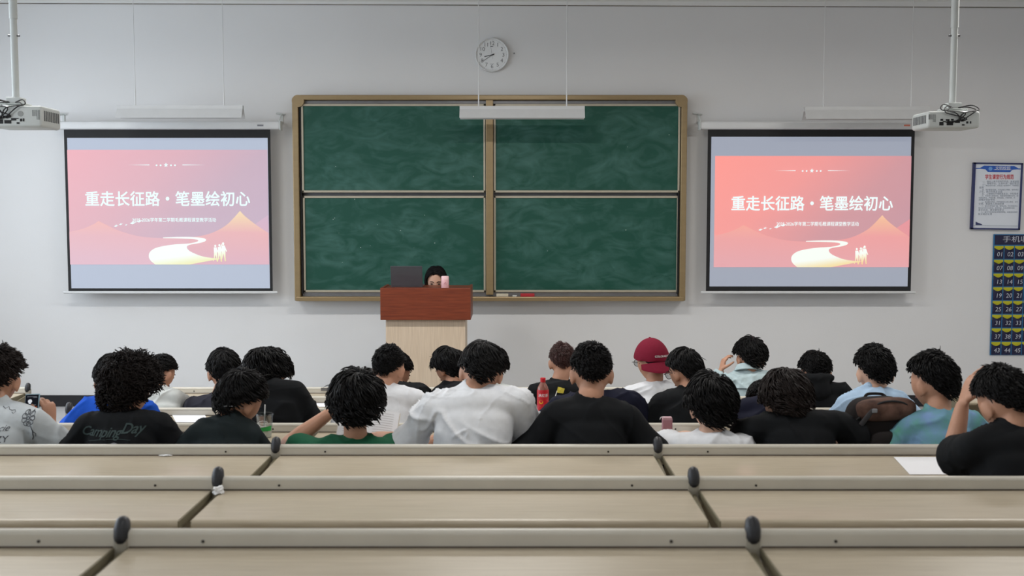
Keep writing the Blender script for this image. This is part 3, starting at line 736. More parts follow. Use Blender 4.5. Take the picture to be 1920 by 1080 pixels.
b = MB(); b.box((la, -0.006, 0), (lb, 0.0, hl), 0.003, 2, Rl); lid = b.build('lid', MATS['laptop grey'], lt)
b = MB(); b.box((la + 0.008, 0.0, 0.01), (lb - 0.008, 0.0015, hl - 0.008), 0, 1, Rl); b.build('display', M_black, lid)
Yt_ = ly + 0.10; c = P(834.5, 530, Yt_); zt_ = P(834, 517.5, Yt_).z; r = 7.4 * Yt_ / 2000
tm = thing('tumbler', (c.x, Yt_, top), 'pink insulated tumbler standing on the lectern', 'bottle')
hh = zt_ - top
b = MB(); b.lathe([(0.001, 0), (r * 0.9, 0), (r, 0.006), (r, hh * 0.68), (r * 0.97, hh * 0.72), (0.001, hh * 0.72)], 28, Matrix.Translation((c.x, Yt_, top))); b.build('bottle_body', mat('pink enamel', (226, 178, 182), 0.4, var=0.03), tm, True)
b = MB(); b.lathe([(0.001, hh * 0.72), (r * 0.98, hh * 0.72), (r * 0.98, hh * 0.93), (r * 0.85, hh), (0.001, hh)], 28, Matrix.Translation((c.x, Yt_, top))); b.build('bottle_lid', mat('pink lid', (236, 196, 200), 0.45), tm, True)
b = MB(); b.tube([(c.x - 0.008, Yt_ - r - 0.001, top + hh * 0.35), (c.x + 0.006, Yt_ - r - 0.002, top + hh * 0.5), (c.x + 0.012, Yt_ - r - 0.001, top + hh * 0.3)], 0.0012, 6, 4); b.build('printed_mark', mat('rose print', (190, 110, 120), 0.5), tm)

# ------------------------------------------------------------------ framed notice and the numbered pocket chart
Yp = YW - 0.02
nt_ = thing('framed_notice', (P(1868, 370, Yp).x, YW, P(1868, 432, Yp).z), 'blue framed notice sheet above the numbered pocket chart', 'poster')
A = [P(1824, 304.5, Yp), P(1917, 306, Yp), P(1911.5, 431.5, Yp), P(1820, 429.5, Yp)]
u_ = (A[1] - A[0] + A[2] - A[3]) / 2; v_ = (A[0] - A[3] + A[1] - A[2]) / 2
wN, hN = u_.length, v_.length; ctr = sum(A, Vector()) / 4
Mn = Matrix.Translation((ctr.x, Yp, ctr.z)) @ Matrix.Rotation(math.radians(0.8), 4, 'Y')
def nbox(name, x0, z0, x1, z1, y0, y1, m, par): b = MB(); b.box((x0 * wN, y0, z0 * hN), (x1 * wN, y1, z1 * hN), 0, 1, Mn); return b.build(name, m, par)
M_navy = mat('navy frame', (42, 50, 98), 0.45)
sheet = nbox('sheet', -0.48, -0.49, 0.48, 0.49, -0.004, 0.012, mat('notice sheet', (222, 228, 236), 0.35, var=0.01), nt_)
t_ = 0.032
nbox('frame_edge', -0.5, -0.5, -0.5 + t_ * 1.4, 0.5, -0.016, 0.018, M_navy, nt_); nbox('frame_edge', 0.5 - t_, -0.5, 0.5, 0.5, -0.016, 0.018, M_navy, nt_)
nbox('frame_edge', -0.5, 0.5 - t_ * 0.7, 0.5, 0.5, -0.016, 0.018, M_navy, nt_); nbox('frame_edge', -0.5, -0.5, 0.5, -0.5 + t_ * 0.7, -0.016, 0.018, M_navy, nt_)
bn = MB(); bn.prism([(x * wN, z * hN) for x, z in ((-0.45, 0.42), (-0.36, 0.42), (-0.28, 0.455), (0.33, 0.455), (0.42, 0.42), (0.46, 0.42), (0.46, 0.405), (0.38, 0.405), (0.30, 0.40), (0.25, 0.362), (-0.20, 0.362), (-0.25, 0.40), (-0.33, 0.405), (-0.45, 0.405))], -0.006, -0.003)
bn.v = [tuple(Mn @ Vector(x)) for x in bn.v]; ban = bn.build('banner', mat('notice blue', (40, 92, 184), 0.5), sheet)
b = MB(); b.cyl(Mn @ Vector((-0.15 * wN, -0.0065, 0.41 * hN)), Mn @ Vector((-0.15 * wN, -0.0055, 0.41 * hN)), 0.02, 20); b.build('seal', mat('seal blue', (110, 160, 220), 0.5), sheet)
nbox('banner_line', -0.08, 0.395, 0.28, 0.40, -0.007, -0.005, M_paper, sheet)
text('banner_text', '文明校园', 0.035, M_paper, sheet, Mn @ Vector((0.1 * wN, -0.007, 0.42 * hN)), extrude=0.0003, width=0.3 * wN)
text('notice_title', '学生课堂行为规范', 0.05, mat('title red', (200, 60, 70), 0.6), sheet, Mn @ Vector((0.04 * wN, -0.005, 0.285 * hN)), bold=0.0012, extrude=0.0003, width=0.58 * wN)
M_print = mat('notice print', (146, 156, 170), 0.7)
body_ = ['一、按时上课不迟到不早退，有事请假', '二、尊敬师长，认真听讲，做好笔记', '三、课堂保持安静，手机放入收纳袋中，不得随意', '使用', '四、爱护教室设施，不在桌面上刻画，保持清洁', '卫生，离开时带走垃圾', '五、上课期间不得随意走动，不吃零食', '六、积极参与课堂讨论，完成老师布置的任务，按', '时提交作业，严禁抄袭，考试诚信，不得作弊，共', '同维护良好学风', '七、着装整洁得体，不穿拖鞋背心进入教室，言行', '文明，尊重他人劳动成果', '八、课后关闭电源门窗，整理桌椅，节约用电用水', '值日生负责打扫教室，擦净黑板，检查多媒体设备', '是否关闭，填写使用登记', '九、遵守学校其他各项规章制度，如有违反按照', '有关规定处理']
for i, ln in enumerate(body_):
    ind = ln[1] == '、'
    x = (-0.30 if ind else -0.36) * wN
    text('notice_line', ln, min(0.0235, 0.74 * wN / max(1, len(ln)) * 1.0), M_print, sheet, Mn @ Vector((x, -0.005, (0.215 - i * 0.0305) * hN)), extrude=0.0002, align='LEFT')
nbox('foot_line', -0.44, -0.445, 0.46, -0.44, -0.006, -0.004, M_print, sheet)
b = MB(); b.prism([(x * wN, z * hN) for x, z in ((-0.40, -0.435), (-0.27, -0.435), (-0.27, -0.42), (-0.34, -0.405), (-0.40, -0.385))], -0.006, -0.004); b.v = [tuple(Mn @ Vector(x)) for x in b.v]; b.build('corner_mark', M_navy, sheet)

Yc_ = YW - 0.015
x0c = P(1859.5, 550, Yc_).x; z1c = P(1890, 439, Yc_).z; z0c = P(1890, 666, Yc_).z
pit = 19.4 * Yc_ / 2000
pc = thing('pocket_chart', (x0c + 3 * pit, YW, z0c), 'navy hanging chart of numbered phone pockets on the front wall', 'pocket chart')
M_nv = mat('navy fabric', (28, 28, 62), 0.7, var=0.1, scale=30); M_cy = mat('cyan trim', (40, 110, 160), 0.6); M_ye = mat('yellow lining', (190, 184, 30), 0.7); M_num = mat('pale numerals', (190, 194, 204), 0.6)
b = MB(); b.box((x0c, YW - 0.006, z0c), (x0c + 6 * pit + 0.02, YW, z1c), 0.002); back = b.build('backing', M_cy, pc)
b = MB(); b.box((x0c + 0.014, YW - 0.009, z1c - 0.107), (x0c + 6 * pit + 0.008, YW - 0.005, z1c - 0.01)); hd = b.build('header', M_nv, pc)
text('header_text', '手机收纳袋', 0.07, M_num, hd, Vector((x0c + 3 * pit, YW - 0.0095, z1c - 0.055)), extrude=0.0003, width=4.2 * pit)
rowh = (z1c - 0.115 - z0c) / 8
for r in range(8):
    for c in range(6):
        xa_ = x0c + 0.012 + c * pit; zt2 = z1c - 0.118 - r * rowh
        w_ = pit - 0.012
        b = MB()
        prof = [(0, 0), (w_, 0)] + [(w_ - w_ * k / 8, rowh * 0.80 - 0.022 * math.sin(PI * k / 8)) for k in range(9)]
        n = len(prof)
        v = [(xa_ + x, YW - 0.006, zt2 - rowh + 0.008 + z) for x, z in prof] + [(xa_ + x, YW - 0.010 - 0.012 * math.sin(PI * x / w_), zt2 - rowh + 0.008 + z) for x, z in prof]
        b.add(v, [tuple(range(n)), tuple(reversed(range(n, 2 * n)))] + [(i, (i + 1) % n, (i + 1) % n + n, i + n) for i in range(n)])
        pk = b.build('pocket', M_nv, pc)
        b = MB(); b.box((xa_, YW - 0.0085, zt2 - rowh * 0.42), (xa_ + w_, YW - 0.005, zt2 - 0.002)); b.build('pocket_lining', M_ye, pk)
        text('pocket_number', '%02d' % (r * 6 + c + 1), 0.062, M_num, pk, Vector((xa_ + w_ * 0.5 + 0.004, YW - 0.0235, zt2 - rowh * 0.62)), shear=0.12, extrude=0.0003)
pc.location.y -= 0.008
sc_ = MB(); q2 = P(964, 100, YW - 0.004); sc_.cyl((q2.x, YW, q2.z), (q2.x, YW - 0.008, q2.z), 0.0075, 12)
tag(sc_.build('wall_plug', M_grey), 'small grey plug in the wall to the right of the clock', 'wall plug')

for lx_, ly_, lz_ in LAMPS:
    hanging_lamp(0, 0, 0, 0, ly_, (), 'white hanging lamp with a lit tube over the audience', 'lit classroom lamps', True, coords=(lx_ - 0.62, lx_ + 0.62, lz_ + 0.05, lz_ - 0.05, (lx_ - 0.4, lx_ + 0.4)))
# ------------------------------------------------------------------ people
def smooth01(x): x = np.clip(x, 0, 1); return x * x * (3 - 2 * x)

def skull(d):
    """ellipsoid under the hair, unit directions (N,3) -> points of the head's own frame (y forward, z up)"""
    return d * np.array([0.0775, 0.097, 0.117])

def head_points(d):
    p = skull(d); x, y, z = d[:, 0], d[:, 1], d[:, 2]
    k = np.clip(-z, 0, 1)
    p[:, 0] *= 1 - 0.34 * k ** 1.6
    p[:, 1] = np.where(y < 0, p[:, 1] * (1 - 0.42 * k), p[:, 1] * (1 - 0.10 * k))
    def g(cx, cz, sx, sz): return np.exp(-((x - cx) / sx) ** 2 - ((z - cz) / sz) ** 2) * (y > 0)
    bump = 0.021 * g(0, -0.20, 0.13, 0.11) + 0.012 * g(0, -0.05, 0.09, 0.14) + 0.006 * g(0, 0.20, 0.5, 0.08) - 0.008 * g(0.36, 0.03, 0.15, 0.10) - 0.008 * g(-0.36, 0.03, 0.15, 0.10)
    bump += 0.007 * g(0, -0.50, 0.24, 0.07) + 0.008 * g(0, -0.78, 0.22, 0.12) - 0.004 * g(0, -0.62, 0.2, 0.05) + 0.004 * g(0.45, -0.22, 0.2, 0.2) + 0.004 * g(-0.45, -0.22, 0.2, 0.2)
    p[:, 1] += bump
    return p

def sphere_dirs(nu, nv):
    d = []
    for j in range(nv + 1):
        th = PI * (0.004 + 0.992 * j / nv)
        for k in range(nu):
            ph = 2 * PI * k / nu
            d.append((math.sin(th) * math.sin(ph), math.sin(th) * math.cos(ph), math.cos(th)))
    f = [(j * nu + k, (j + 1) * nu + k, (j + 1) * nu + (k + 1) % nu, j * nu + (k + 1) % nu) for j in range(nv) for k in range(nu)]
    f += [tuple(range(nu)), tuple(reversed(range(nv * nu, (nv + 1) * nu)))]
    return np.array(d), f

# lower edge of the hair by direction: keys are cos(azimuth), 1 = forehead, -1 = nape
STYLES = {
    #          front side  ear  behind nape | shell, strands, length, lift, gravity, random, curl, width
    'crop':   (0.50, 0.30, 0.20, -0.06, -0.40, 0.008, 3600, 0.027, 0.80, 0.05, 0.20, 0.0, 0.0018, 0.0),
    'short':  (0.48, 0.32, 0.26, -0.06, -0.48, 0.014, 2400, 0.036, 0.42, 0.10, 0.20, 0.0, 0.0022, 0.15),
    'medium': (0.42, 0.20, 0.16, -0.18, -0.60, 0.018, 2200, 0.058, 0.20, 0.30, 0.16, 0.0, 0.0026, 0.55),
    'shaggy': (0.36, 0.02, -0.14, -0.46, -0.72, 0.022, 2200, 0.080, 0.22, 0.45, 0.22, 0.10, 0.0028, 0.42),
    'curly':  (0.36, 0.00, -0.20, -0.52, -0.80, 0.030, 2800, 0.056, 0.40, 0.20, 0.50, 0.7, 0.0024, 0.12),
    'long':   (0.66, 0.30, -0.25, -0.60, -0.85, 0.012, 2000, 0.260, 0.03, 1.30, 0.05, 0.0, 0.0030, 0.85),
}

def hair(spec, Hm, s, name, m, parent, extra=0.0, seed=1, whorl=None, cap=False):
    fr, sd, ear, beh, nape, th, n, ln, lift, grav, rand, curl, wd, hug = spec
    th = th + extra
    rs = np.random.RandomState(seed)
    d, f = sphere_dirs(56, 40)
    def edge(d):
        h = np.sqrt(d[:, 0] ** 2 + d[:, 1] ** 2) + 1e-9
        return np.interp(d[:, 1] / h, [-1, -0.55, -0.12, 0.25, 0.62, 1], [nape, beh, ear, sd, fr - 0.06, fr])
    def noise_d(d, k, a): return a * (np.sin(d @ np.array([7.1, 3.3, 5.7]) * k + seed) + np.sin(d @ np.array([-4.2, 8.1, 6.3]) * k + 2.1 * seed) + np.sin(d @ np.array([5.5, -6.7, 9.2]) * k + 0.7 * seed)) / 3
    mk = smooth01((d[:, 2] - edge(d) - noise_d(d, 1.5, 0.05)) / 0.16)
    sk = head_points(d.copy())
    nrm = d / np.array([0.0775, 0.097, 0.117]); nrm /= np.linalg.norm(nrm, axis=1)[:, None]
    tt = 0.72 * th * (0.75 + 0.25 * np.clip(d[:, 2], 0, 1)) * (1 + noise_d(d, 1.0, 0.35))
    p = np.where(mk[:, None] > 0.01, sk + nrm * (tt * mk - 0.002 * (1 - mk))[:, None], sk * 0.93)
    V = [p * s]; Fc = [f]; off = len(p)
    # strands
    q = rs.normal(size=(n * 5, 3)); q /= np.linalg.norm(q, axis=1)[:, None]
    q = q[q[:, 2] > edge(q) + 0.05]
    if cap:
        hq = np.sqrt(q[:, 0] ** 2 + q[:, 1] ** 2) + 1e-9
        q = q[q[:, 2] < np.interp(q[:, 1] / hq, [-1, 0, 1], [-0.06, 0.10, 0.36]) - 0.10]; ln = ln * 0.5; lift = 0.05; n = len(q)
    q = q[:n]; n = len(q)
    pos = head_points(q.copy()); nq = q / np.array([0.0775, 0.097, 0.117]); nq /= np.linalg.norm(nq, axis=1)[:, None]
    pos += nq * (th * 0.6)
    wv = np.array(whorl if whorl is not None else (0.1, -0.45, 0.9)); wv = wv / np.linalg.norm(wv)
    fl = q - wv * (q @ wv)[:, None] * 0.6
    fl += np.cross(np.broadcast_to(wv, q.shape), q) * 0.35
    if ln > 0.15: fl = np.stack([np.sign(q[:, 0]) * 1.0, -0.45 * np.ones(n), -0.5 * np.ones(n)], 1)
    fl -= nq * np.sum(fl * nq, axis=1)[:, None]; fl /= np.linalg.norm(fl, axis=1)[:, None] + 1e-6
    # locks: neighbours share a direction
    lk = [rs.normal(size=3) * 9 for _ in range(6)]
    lock = np.stack([np.sin(q @ lk[2 * i_] + seed + 1.5 * np.sin(q @ lk[2 * i_ + 1])) for i_ in range(3)], 1)
    rv = rs.normal(size=(n, 3)) * rand * 0.45 + lock * rand * 1.1
    strays = rs.rand(n) < (0.003 if ln < 0.15 else 0.0)
    rv[strays] += rs.normal(size=(int(strays.sum()), 3)) * 0.35
    g = np.array(Hm.to_3x3().inverted() @ Vector((0, 0, -1)))
    L = ln * (0.6 + 0.6 * rs.rand(n)); K = 6 if ln < 0.15 else 12
    if ln < 0.15: L = L * np.interp(q[:, 2], [-0.7, -0.1, 0.5], [0.48, 0.42, 1.0])
    pts = [pos.copy()]; ax = rs.normal(size=(n, 3)); ph = rs.rand(n) * 6.28
    rad = np.array([0.0775, 0.097, 0.117])
    for k in range(K):
        t = (k + 0.5) / K
        nn = pos / rad; nn = nn / (np.linalg.norm(nn, axis=1)[:, None] + 1e-9)
        dv = fl * 0.8 + nn * (lift * (1 - 1.2 * t)) + g * (grav * t) + rv
        if curl: 
            a = ph + t * 9.0
            dv = dv + curl * (np.cross(dv, ax) * np.cos(a)[:, None] + ax * np.sin(a)[:, None] * 0.8)
        dv /= np.linalg.norm(dv, axis=1)[:, None] + 1e-9
        pos = pos + dv * (L / K)[:, None]
        e = np.linalg.norm(pos / (rad + th * 0.9), axis=1)
        lo = pos[:, 2] > -0.085
        pos = np.where(((e < 1.0) & lo)[:, None], pos / e[:, None], pos)
        pull = (hug * (pos[:, 2] > -0.07) * (~strays))[:, None]
        e = np.linalg.norm(pos / (rad + th * 1.25), axis=1)
        pos = np.where((e > 1.0)[:, None], pos + (pos / e[:, None] - pos) * pull, pos)
        pts.append(pos.copy())
    K1 = K + 1; A = np.stack(pts, 1)                                  # n, K1, 3
    T = np.gradient(A, axis=1); T /= np.linalg.norm(T, axis=2)[:, :, None] + 1e-9
    U = np.cross(T, ax[:, None, :]); U /= np.linalg.norm(U, axis=2)[:, :, None] + 1e-9
    W = np.cross(T, U)
    prof = np.array([0.8] + [1.0] * (K - 1) + [0.12]); prof[-2] = 0.75
    w = wd * (0.7 + 0.6 * rs.rand(n))[:, None] * prof[None, :]
    ring = [A + (U * math.cos(a) + W * math.sin(a)) * w[:, :, None] for a in (0, 2 * PI / 3, 4 * PI / 3)]
    R3 = np.stack(ring, 2).reshape(-1, 3) * s                          # n*K1*3
    i = (np.arange(n) * K1 * 3)[:, None, None] + (np.arange(K) * 3)[None, :, None]
    k = np.arange(3)[None, None, :]; k2 = (np.arange(3) + 1) % 3; k2 = k2[None, None, :]
    Q = np.stack([i + k, i + k2, i + 3 + k2, i + 3 + k], -1).reshape(-1, 4) + off
    V.append(R3)
    allv = np.concatenate(V); M4 = np.array(Hm); allv = allv @ M4[:3, :3].T + M4[:3, 3]
    me = bpy.data.meshes.new(name); me.from_pydata(allv.tolist(), [], f + Q.tolist())
    me.polygons.foreach_set('use_smooth', [True] * len(me.polygons))
    me.materials.append(m)
    o = bpy.data.objects.new(name, me); COL.objects.link(o); o.parent = parent; o.matrix_parent_inverse = world_of(parent).inverted()
    return o

def hand(mb, w, d, pn, side, curl=0.5, spread=0.0, k=1.0, thumb=0.6):
    """palm, four fingers of unequal length and a thumb; d along the hand, pn out of the palm, side +1 / -1 for the thumb"""
    d = d.normalized(); pn = (pn - d * pn.dot(d)).normalized(); lat = d.cross(pn).normalized() * side
    mb.tube([w - d * 0.02 * k, w + d * 0.03 * k, w + d * 0.065 * k, w + d * 0.09 * k], [(0.017 * k, 0.025 * k), (0.015 * k, 0.035 * k), (0.014 * k, 0.040 * k), (0.011 * k, 0.038 * k)], 14, 3, up=pn)
    for i, (ln, r) in enumerate(((0.074, 0.0088), (0.083, 0.0092), (0.077, 0.0088), (0.060, 0.0078))):
        o = (1.5 - i) * 0.0205 * k
        b = w + d * (0.088 - 0.006 * abs(i - 1)) * k + lat * o
        dd = (d + lat * (1.5 - i) * (0.05 + spread)).normalized()
        a = 0; p = b - d * 0.01 * k; pts = [p, b]
        for j, fr in enumerate((0.45, 0.31, 0.24)):
            a += curl * (0.55, 0.75, 0.55)[j] * (1 + 0.12 * (i - 1))
            pts.append(pts[-1] + (dd * math.cos(a) + pn * math.sin(a)) * ln * fr * k)
        mb.tube(pts, [r * k, r * k, r * 0.97 * k, r * 0.88 * k, r * 0.74 * k], 10, 3)
    b = w + d * 0.022 * k + lat * 0.026 * k
    t1 = (d * 0.62 + lat * 0.62 + pn * 0.4 * thumb).normalized(); t2 = (d * 0.85 + lat * 0.15 + pn * 0.55 * thumb).normalized()
    mb.tube([b, b + t1 * 0.04 * k, b + t1 * 0.04 * k + (t1 + t2).normalized() * 0.032 * k, b + t1 * 0.04 * k + (t1 + t2).normalized() * 0.032 * k + t2 * 0.026 * k], [0.014 * k, 0.0115 * k, 0.0100 * k, 0.0082 * k], 10, 3)

def torso(mb, pel, SL, SR, infl, w_extra=0.0, bulge=0.022):
    mid = (SL + SR) / 2; w = (SR - SL).length / 2
    lt = (SR - SL).normalized()
    ctl = (pel + mid) / 2 + Vector((0, -bulge, 0.0))
    secs = [(0.0, 0.170, 0.130), (0.22, 0.160, 0.118), (0.48, 0.150 + w_extra, 0.112), (0.70, max(0.15, w * 0.84), 0.112), (0.88, max(0.14, w * 0.84), 0.096), (1.0, w * 0.70, 0.066)]
    rings = []; seg = 24
    for t, a, b in secs:
        c = pel * (1 - t) ** 2 + ctl * 2 * t * (1 - t) + mid * t * t
        tg = ((ctl - pel) * (1 - t) + (mid - ctl) * t).normalized()
        l = (Vector((1, 0, 0)) * (1 - t) + lt * t).normalized()
        fw = tg.cross(l).normalized() * -1
        l = fw.cross(tg).normalized() * 1
        ring = []
        for k in range(seg):
            an = 2 * PI * k / seg; ca, sa = math.cos(an), math.sin(an)
            ca = math.copysign(abs(ca) ** 0.85, ca); sa = math.copysign(abs(sa) ** 0.85, sa)
            ring.append(c + l * ca * (a + infl) + fw * sa * (b + infl))
        rings.append(ring)
    top = [v + (mid + Vector((0, 0, 0.03)) - v) * 0.6 + Vector((0, 0, 0.015)) for v in rings[-1]]
    rings.append(top)
    v = [x for r in rings for x in r]; f = []
    for i in range(len(rings) - 1):
        for k in range(seg): f.append((i * seg + k, i * seg + (k + 1) % seg, (i + 1) * seg + (k + 1) % seg, (i + 1) * seg + k))
    f.append(tuple(reversed(range(seg)))); f.append(tuple(range((len(rings) - 1) * seg, len(rings) * seg)))
    mb.add(v, f)
    return ctl, mid

def wrinkle(me, amp, seed, pel, mid):
    n = len(me.vertices); co = np.empty(n * 3); no = np.empty(n * 3)
    me.vertices.foreach_get('co', co); me.vertices.foreach_get('normal', no)
    co = co.reshape(-1, 3); no = no.reshape(-1, 3)
    rs = np.random.RandomState(seed); h = np.zeros(n)
    for sc, a in ((13, 1.0), (23, 0.75), (40, 0.4)):
        for _ in range(2):
            t = rs.rand() * 6.28; k = np.array([math.cos(t), 0.25 * rs.normal(), 0.55 * math.sin(t)]); k /= np.linalg.norm(k); k2 = rs.normal(size=3); k3 = rs.normal(size=3)
            warp = 1.4 * np.sin(co @ k2 * sc * 0.35 + rs.rand() * 6) + 0.8 * np.sin(co @ k3 * sc * 0.7 + rs.rand() * 6)
            r = 1 - np.abs(np.sin(co @ k * sc * 0.5 + warp)); m = smooth01(0.35 + 0.9 * np.sin(co @ k3 * sc * 0.3 + rs.rand() * 6))
            h += a * (r ** 5 - 0.12) * m
    co = co + no * (h * amp)[:, None]
    me.vertices.foreach_set('co', co.ravel()); me.update()

def ring_tube(mb, c, R, ra, rb, r, a0=0, a1=360, seg=40, closed=True, rise=0.0):
    pts = []
    for k in range(seg + 1):
        a = math.radians(a0 + (a1 - a0) * k / seg)
        pts.append(Vector(c) + R @ Vector((ra * math.sin(a), rb * math.cos(a), rise * math.cos(a))))
    mb.tube(pts, r, 8, 1)

CLOTH = {}
def cloth(key, rgb, **k):
    if key not in CLOTH: CLOTH[key] = mat(key, rgb, k.pop('rough', 0.85), var=k.pop('var', 0.05), scale=k.pop('scale', 30), bump=k.pop('bump', 0.12), bscale=450, spec=0.2, **k)
    return CLOTH[key]

BODIES = {}
def person(key, label, row, hairbox, collar, sl, sr, shirt, style='medium', yaw=0, tilt=34, roll=0, hm=None, skin=None, el=None, er=None, wl=None, wr=None,
           hl=None, hr=None, sleeve=0.62, amp=0.012, dyc=0.24, dyh=0.36, seed=None, kind='t_shirt', stand=None, extra=None, wexp=0.0, headk=1.0, whorl=None, necktw=1.0):
    seed = seed if seed is not None else len(BODIES) + 11
    if stand is None:
        yr = YR[row]; fz = floor_z(yr); Yc = yr + dyc; Yh = yr + dyh; desk = rail_z(yr + PITCH) - 0.045
    else:
        yr, fz, Yc, Yh, desk = stand
    x0, x1, yt = hairbox
    spec = STYLES[style]
    W = (x1 - x0) * Yh / 2000.0
    fluff = 0.003 + spec[7] * spec[8] * (0.55 if style == 'crop' else 0.2)
    s = min(1.10, max(0.95, (W - 2 * (spec[5] + fluff)) / 0.155)) * headk
    ex = max(0.0, (W - 0.155 * s) / 2 - spec[5] - fluff)
    tl = math.radians(tilt)
    rt = math.sqrt((0.097 * s + spec[5] + ex) ** 2 * math.sin(tl) ** 2 + (0.117 * s + spec[5] + ex) ** 2 * math.cos(tl) ** 2) + fluff
    Hc = P((x0 + x1) / 2, yt, Yh) - Vector((0, 0, rt))
    R = Matrix.Rotation(math.radians(yaw), 3, 'Z') @ Matrix.Rotation(-tl, 3, 'X') @ Matrix.Rotation(math.radians(roll), 3, 'Y')
    Hm = Matrix.Translation(Hc) @ R.to_4x4()
    c7 = P(collar[0], collar[1], Yc)
    jl = P(sl[0], sl[1], Yc + 0.02) + Vector((0.02, 0.0, -0.042)); jr = P(sr[0], sr[1], Yc + 0.02) + Vector((-0.02, 0.0, -0.042))
    mid = (jl + jr) / 2
    pel = Vector((mid.x * 0.7 + c7.x * 0.3, yr + 0.21, fz + 0.53)) if stand is None else Vector((mid.x, Yc + 0.02, fz + 0.88))
    root = thing('person', (pel.x, pel.y, fz if stand else fz + 0.43), label, 'person')
    # --- skin
    b = MB()
    d, f = sphere_dirs(48, 36)
    hp = head_points(d) * s; M4 = np.array(Hm); b.add((hp @ M4[:3, :3].T + M4[:3, 3]).tolist(), f)
    for sg in (-1, 1):
        Re = R @ Matrix.Rotation(math.radians(-24 * sg), 3, 'Z') @ Matrix.Rotation(math.radians(-12), 3, 'X')
        c = Hc + R @ Vector((sg * 0.084 * s, -0.012 * s, -0.018 * s))
        b.ellipsoid(c, (0.0085, 0.020 * s, 0.033 * s), Re, 12, 10)
        b.ellipsoid(c + R @ Vector((sg * 0.004, 0.012 * s, 0)), (0.008, 0.008, 0.02 * s), Re, 10, 8)
        b.ellipsoid(c + R @ Vector((sg * -0.002, 0.006 * s, -0.027 * s)), (0.007, 0.010, 0.011 * s), Re, 10, 8)
    n0 = c7 + Vector((0, 0.052, -0.06)); n1 = Hc + R @ Vector((0, -0.030 * s, -0.060 * s))
    nm_ = (n0 + n1) / 2 + Vector((0, -0.012, 0.0))
    b.tube([n0 + Vector((0, 0, -0.05)), n0, nm_, n1], [0.066 * necktw, 0.058 * necktw, 0.053 * necktw, 0.050 * necktw], 18, 4)
    ctl, _ = torso(b, pel, jl, jr, -0.012)
    b.tube([jl, mid + Vector((0, 0, 0.01)), jr], [0.052, 0.07, 0.052], 14, 3)
    for j in (jl, jr): b.tube([n0 + (j - n0) * 0.1, n0 + (j - n0) * 0.55 + Vector((0, 0, 0.004)), j], [0.044, 0.044, 0.044], 12, 3)
    arms = {}
    for sg, j, e_, w_, hs in ((-1, jl, el, wl, hl), (1, jr, er, wr, hr)):
        if e_ is not None: E = P(e_[0], e_[1], Yc + e_[2])
        else:
            E = j + Vector((sg * 0.055, 0.15, -0.24))
            if stand is None: E.z = max(E.z, desk + 0.055); E.y = min(E.y, yr + 0.47)
        if w_ is not None: Wp = P(w_[0], w_[1], Yc + w_[2])
        else:
            Wp = E + Vector((-sg * 0.13, 0.20, -0.02))
            if stand is None: Wp.z = desk + 0.035
        b.tube([j, (j + E) / 2, E], [0.052, 0.045, 0.039], 14, 4)
        b.tube([E, E + (Wp - E) * 0.3, Wp], [0.039, 0.041, 0.026], 14, 4)
        hd = hs or {}
        dv = hd.get('d'); dv = Vector(dv) if dv is not None else (Wp - E) * 1.0
        if dv is not None and hd.get('d') is None and stand is None and w_ is None: dv = Vector((dv.x * 0.6, dv.y, 0.0))
        pn = Vector(hd.get('pn', (0, 0, -1)))
        hand(b, Wp + dv.normalized() * 0.012, dv, pn, hd.get('side', 1 if (dv.cross(pn)).dot(Vector((-sg, 0, 0))) > 0 else -1), hd.get('curl', 0.45), hd.get('spread', 0.02), hd.get('k', 1.0), hd.get('thumb', 0.6))
        arms[sg] = (j, E, Wp)
    vis = hl is not None or hr is not None
    me = remesh(b, 0.0052 if vis else 0.0075, 3 if vis else 3)
    link('body', me, skin or M_skin, root, True, angle=180)
    # --- face details
    e = MB()
    for sg in (-1, 1): e.ellipsoid(Hc + R @ Vector((sg * 0.030 * s, 0.0865 * s, 0.003 * s)), (0.013 * s, 0.006, 0.005 * s), R, 12, 8)
    e.build('eyes', M_eye, root, True)
    e = MB()
    for sg in (-1, 1): e.tube([Hc + R @ Vector((sg * x * s, y * s, z * s)) for x, y, z in ((0.012, 0.096, 0.022), (0.03, 0.0935, 0.028), (0.047, 0.082, 0.022))], [0.002, 0.0032, 0.0018], 8, 3)
    e.build('eyebrows', hm or M_hair, root, True)
    e = MB(); e.ellipsoid(Hc + R @ Vector((0, 0.0865 * s, -0.060 * s)), (0.021 * s, 0.006, 0.0065 * s), R, 14, 8); e.build('lips', M_lip, root, True)
    # --- hair
    ho = hair(spec, Hm, s, 'hair', hm or M_hair, root, ex, seed, whorl, kind == 'capped')
    # --- shirt
    def make_shirt(infl, slv):
        c = MB()
        torso(c, pel + Vector((0, 0, -0.02)), jl, jr, infl)
        c.tube([jl, mid + Vector((0, -0.012, 0.004)), jr], [0.060, 0.082, 0.060], 14, 3)
        for j in (jl, jr): c.tube([n0 + (j - n0) * 0.16 + Vector((0, 0, -0.008)), n0 + (j - n0) * 0.55 + Vector((0, 0, 0.006)), j], [0.052 + infl * 0.5, 0.052 + infl * 0.6, 0.050 + infl], 12, 3)
        axs = (nm_ - n0).normalized()
        c.tube([n0 - axs * 0.06, n0, n0 + axs * 0.046], [0.070 * necktw, 0.065 * necktw, 0.061 * necktw], 20, 3, caps=False)
        c.ellipsoid(c7 + Vector((0, 0.085, -0.105)), (0.10, 0.07, 0.06))
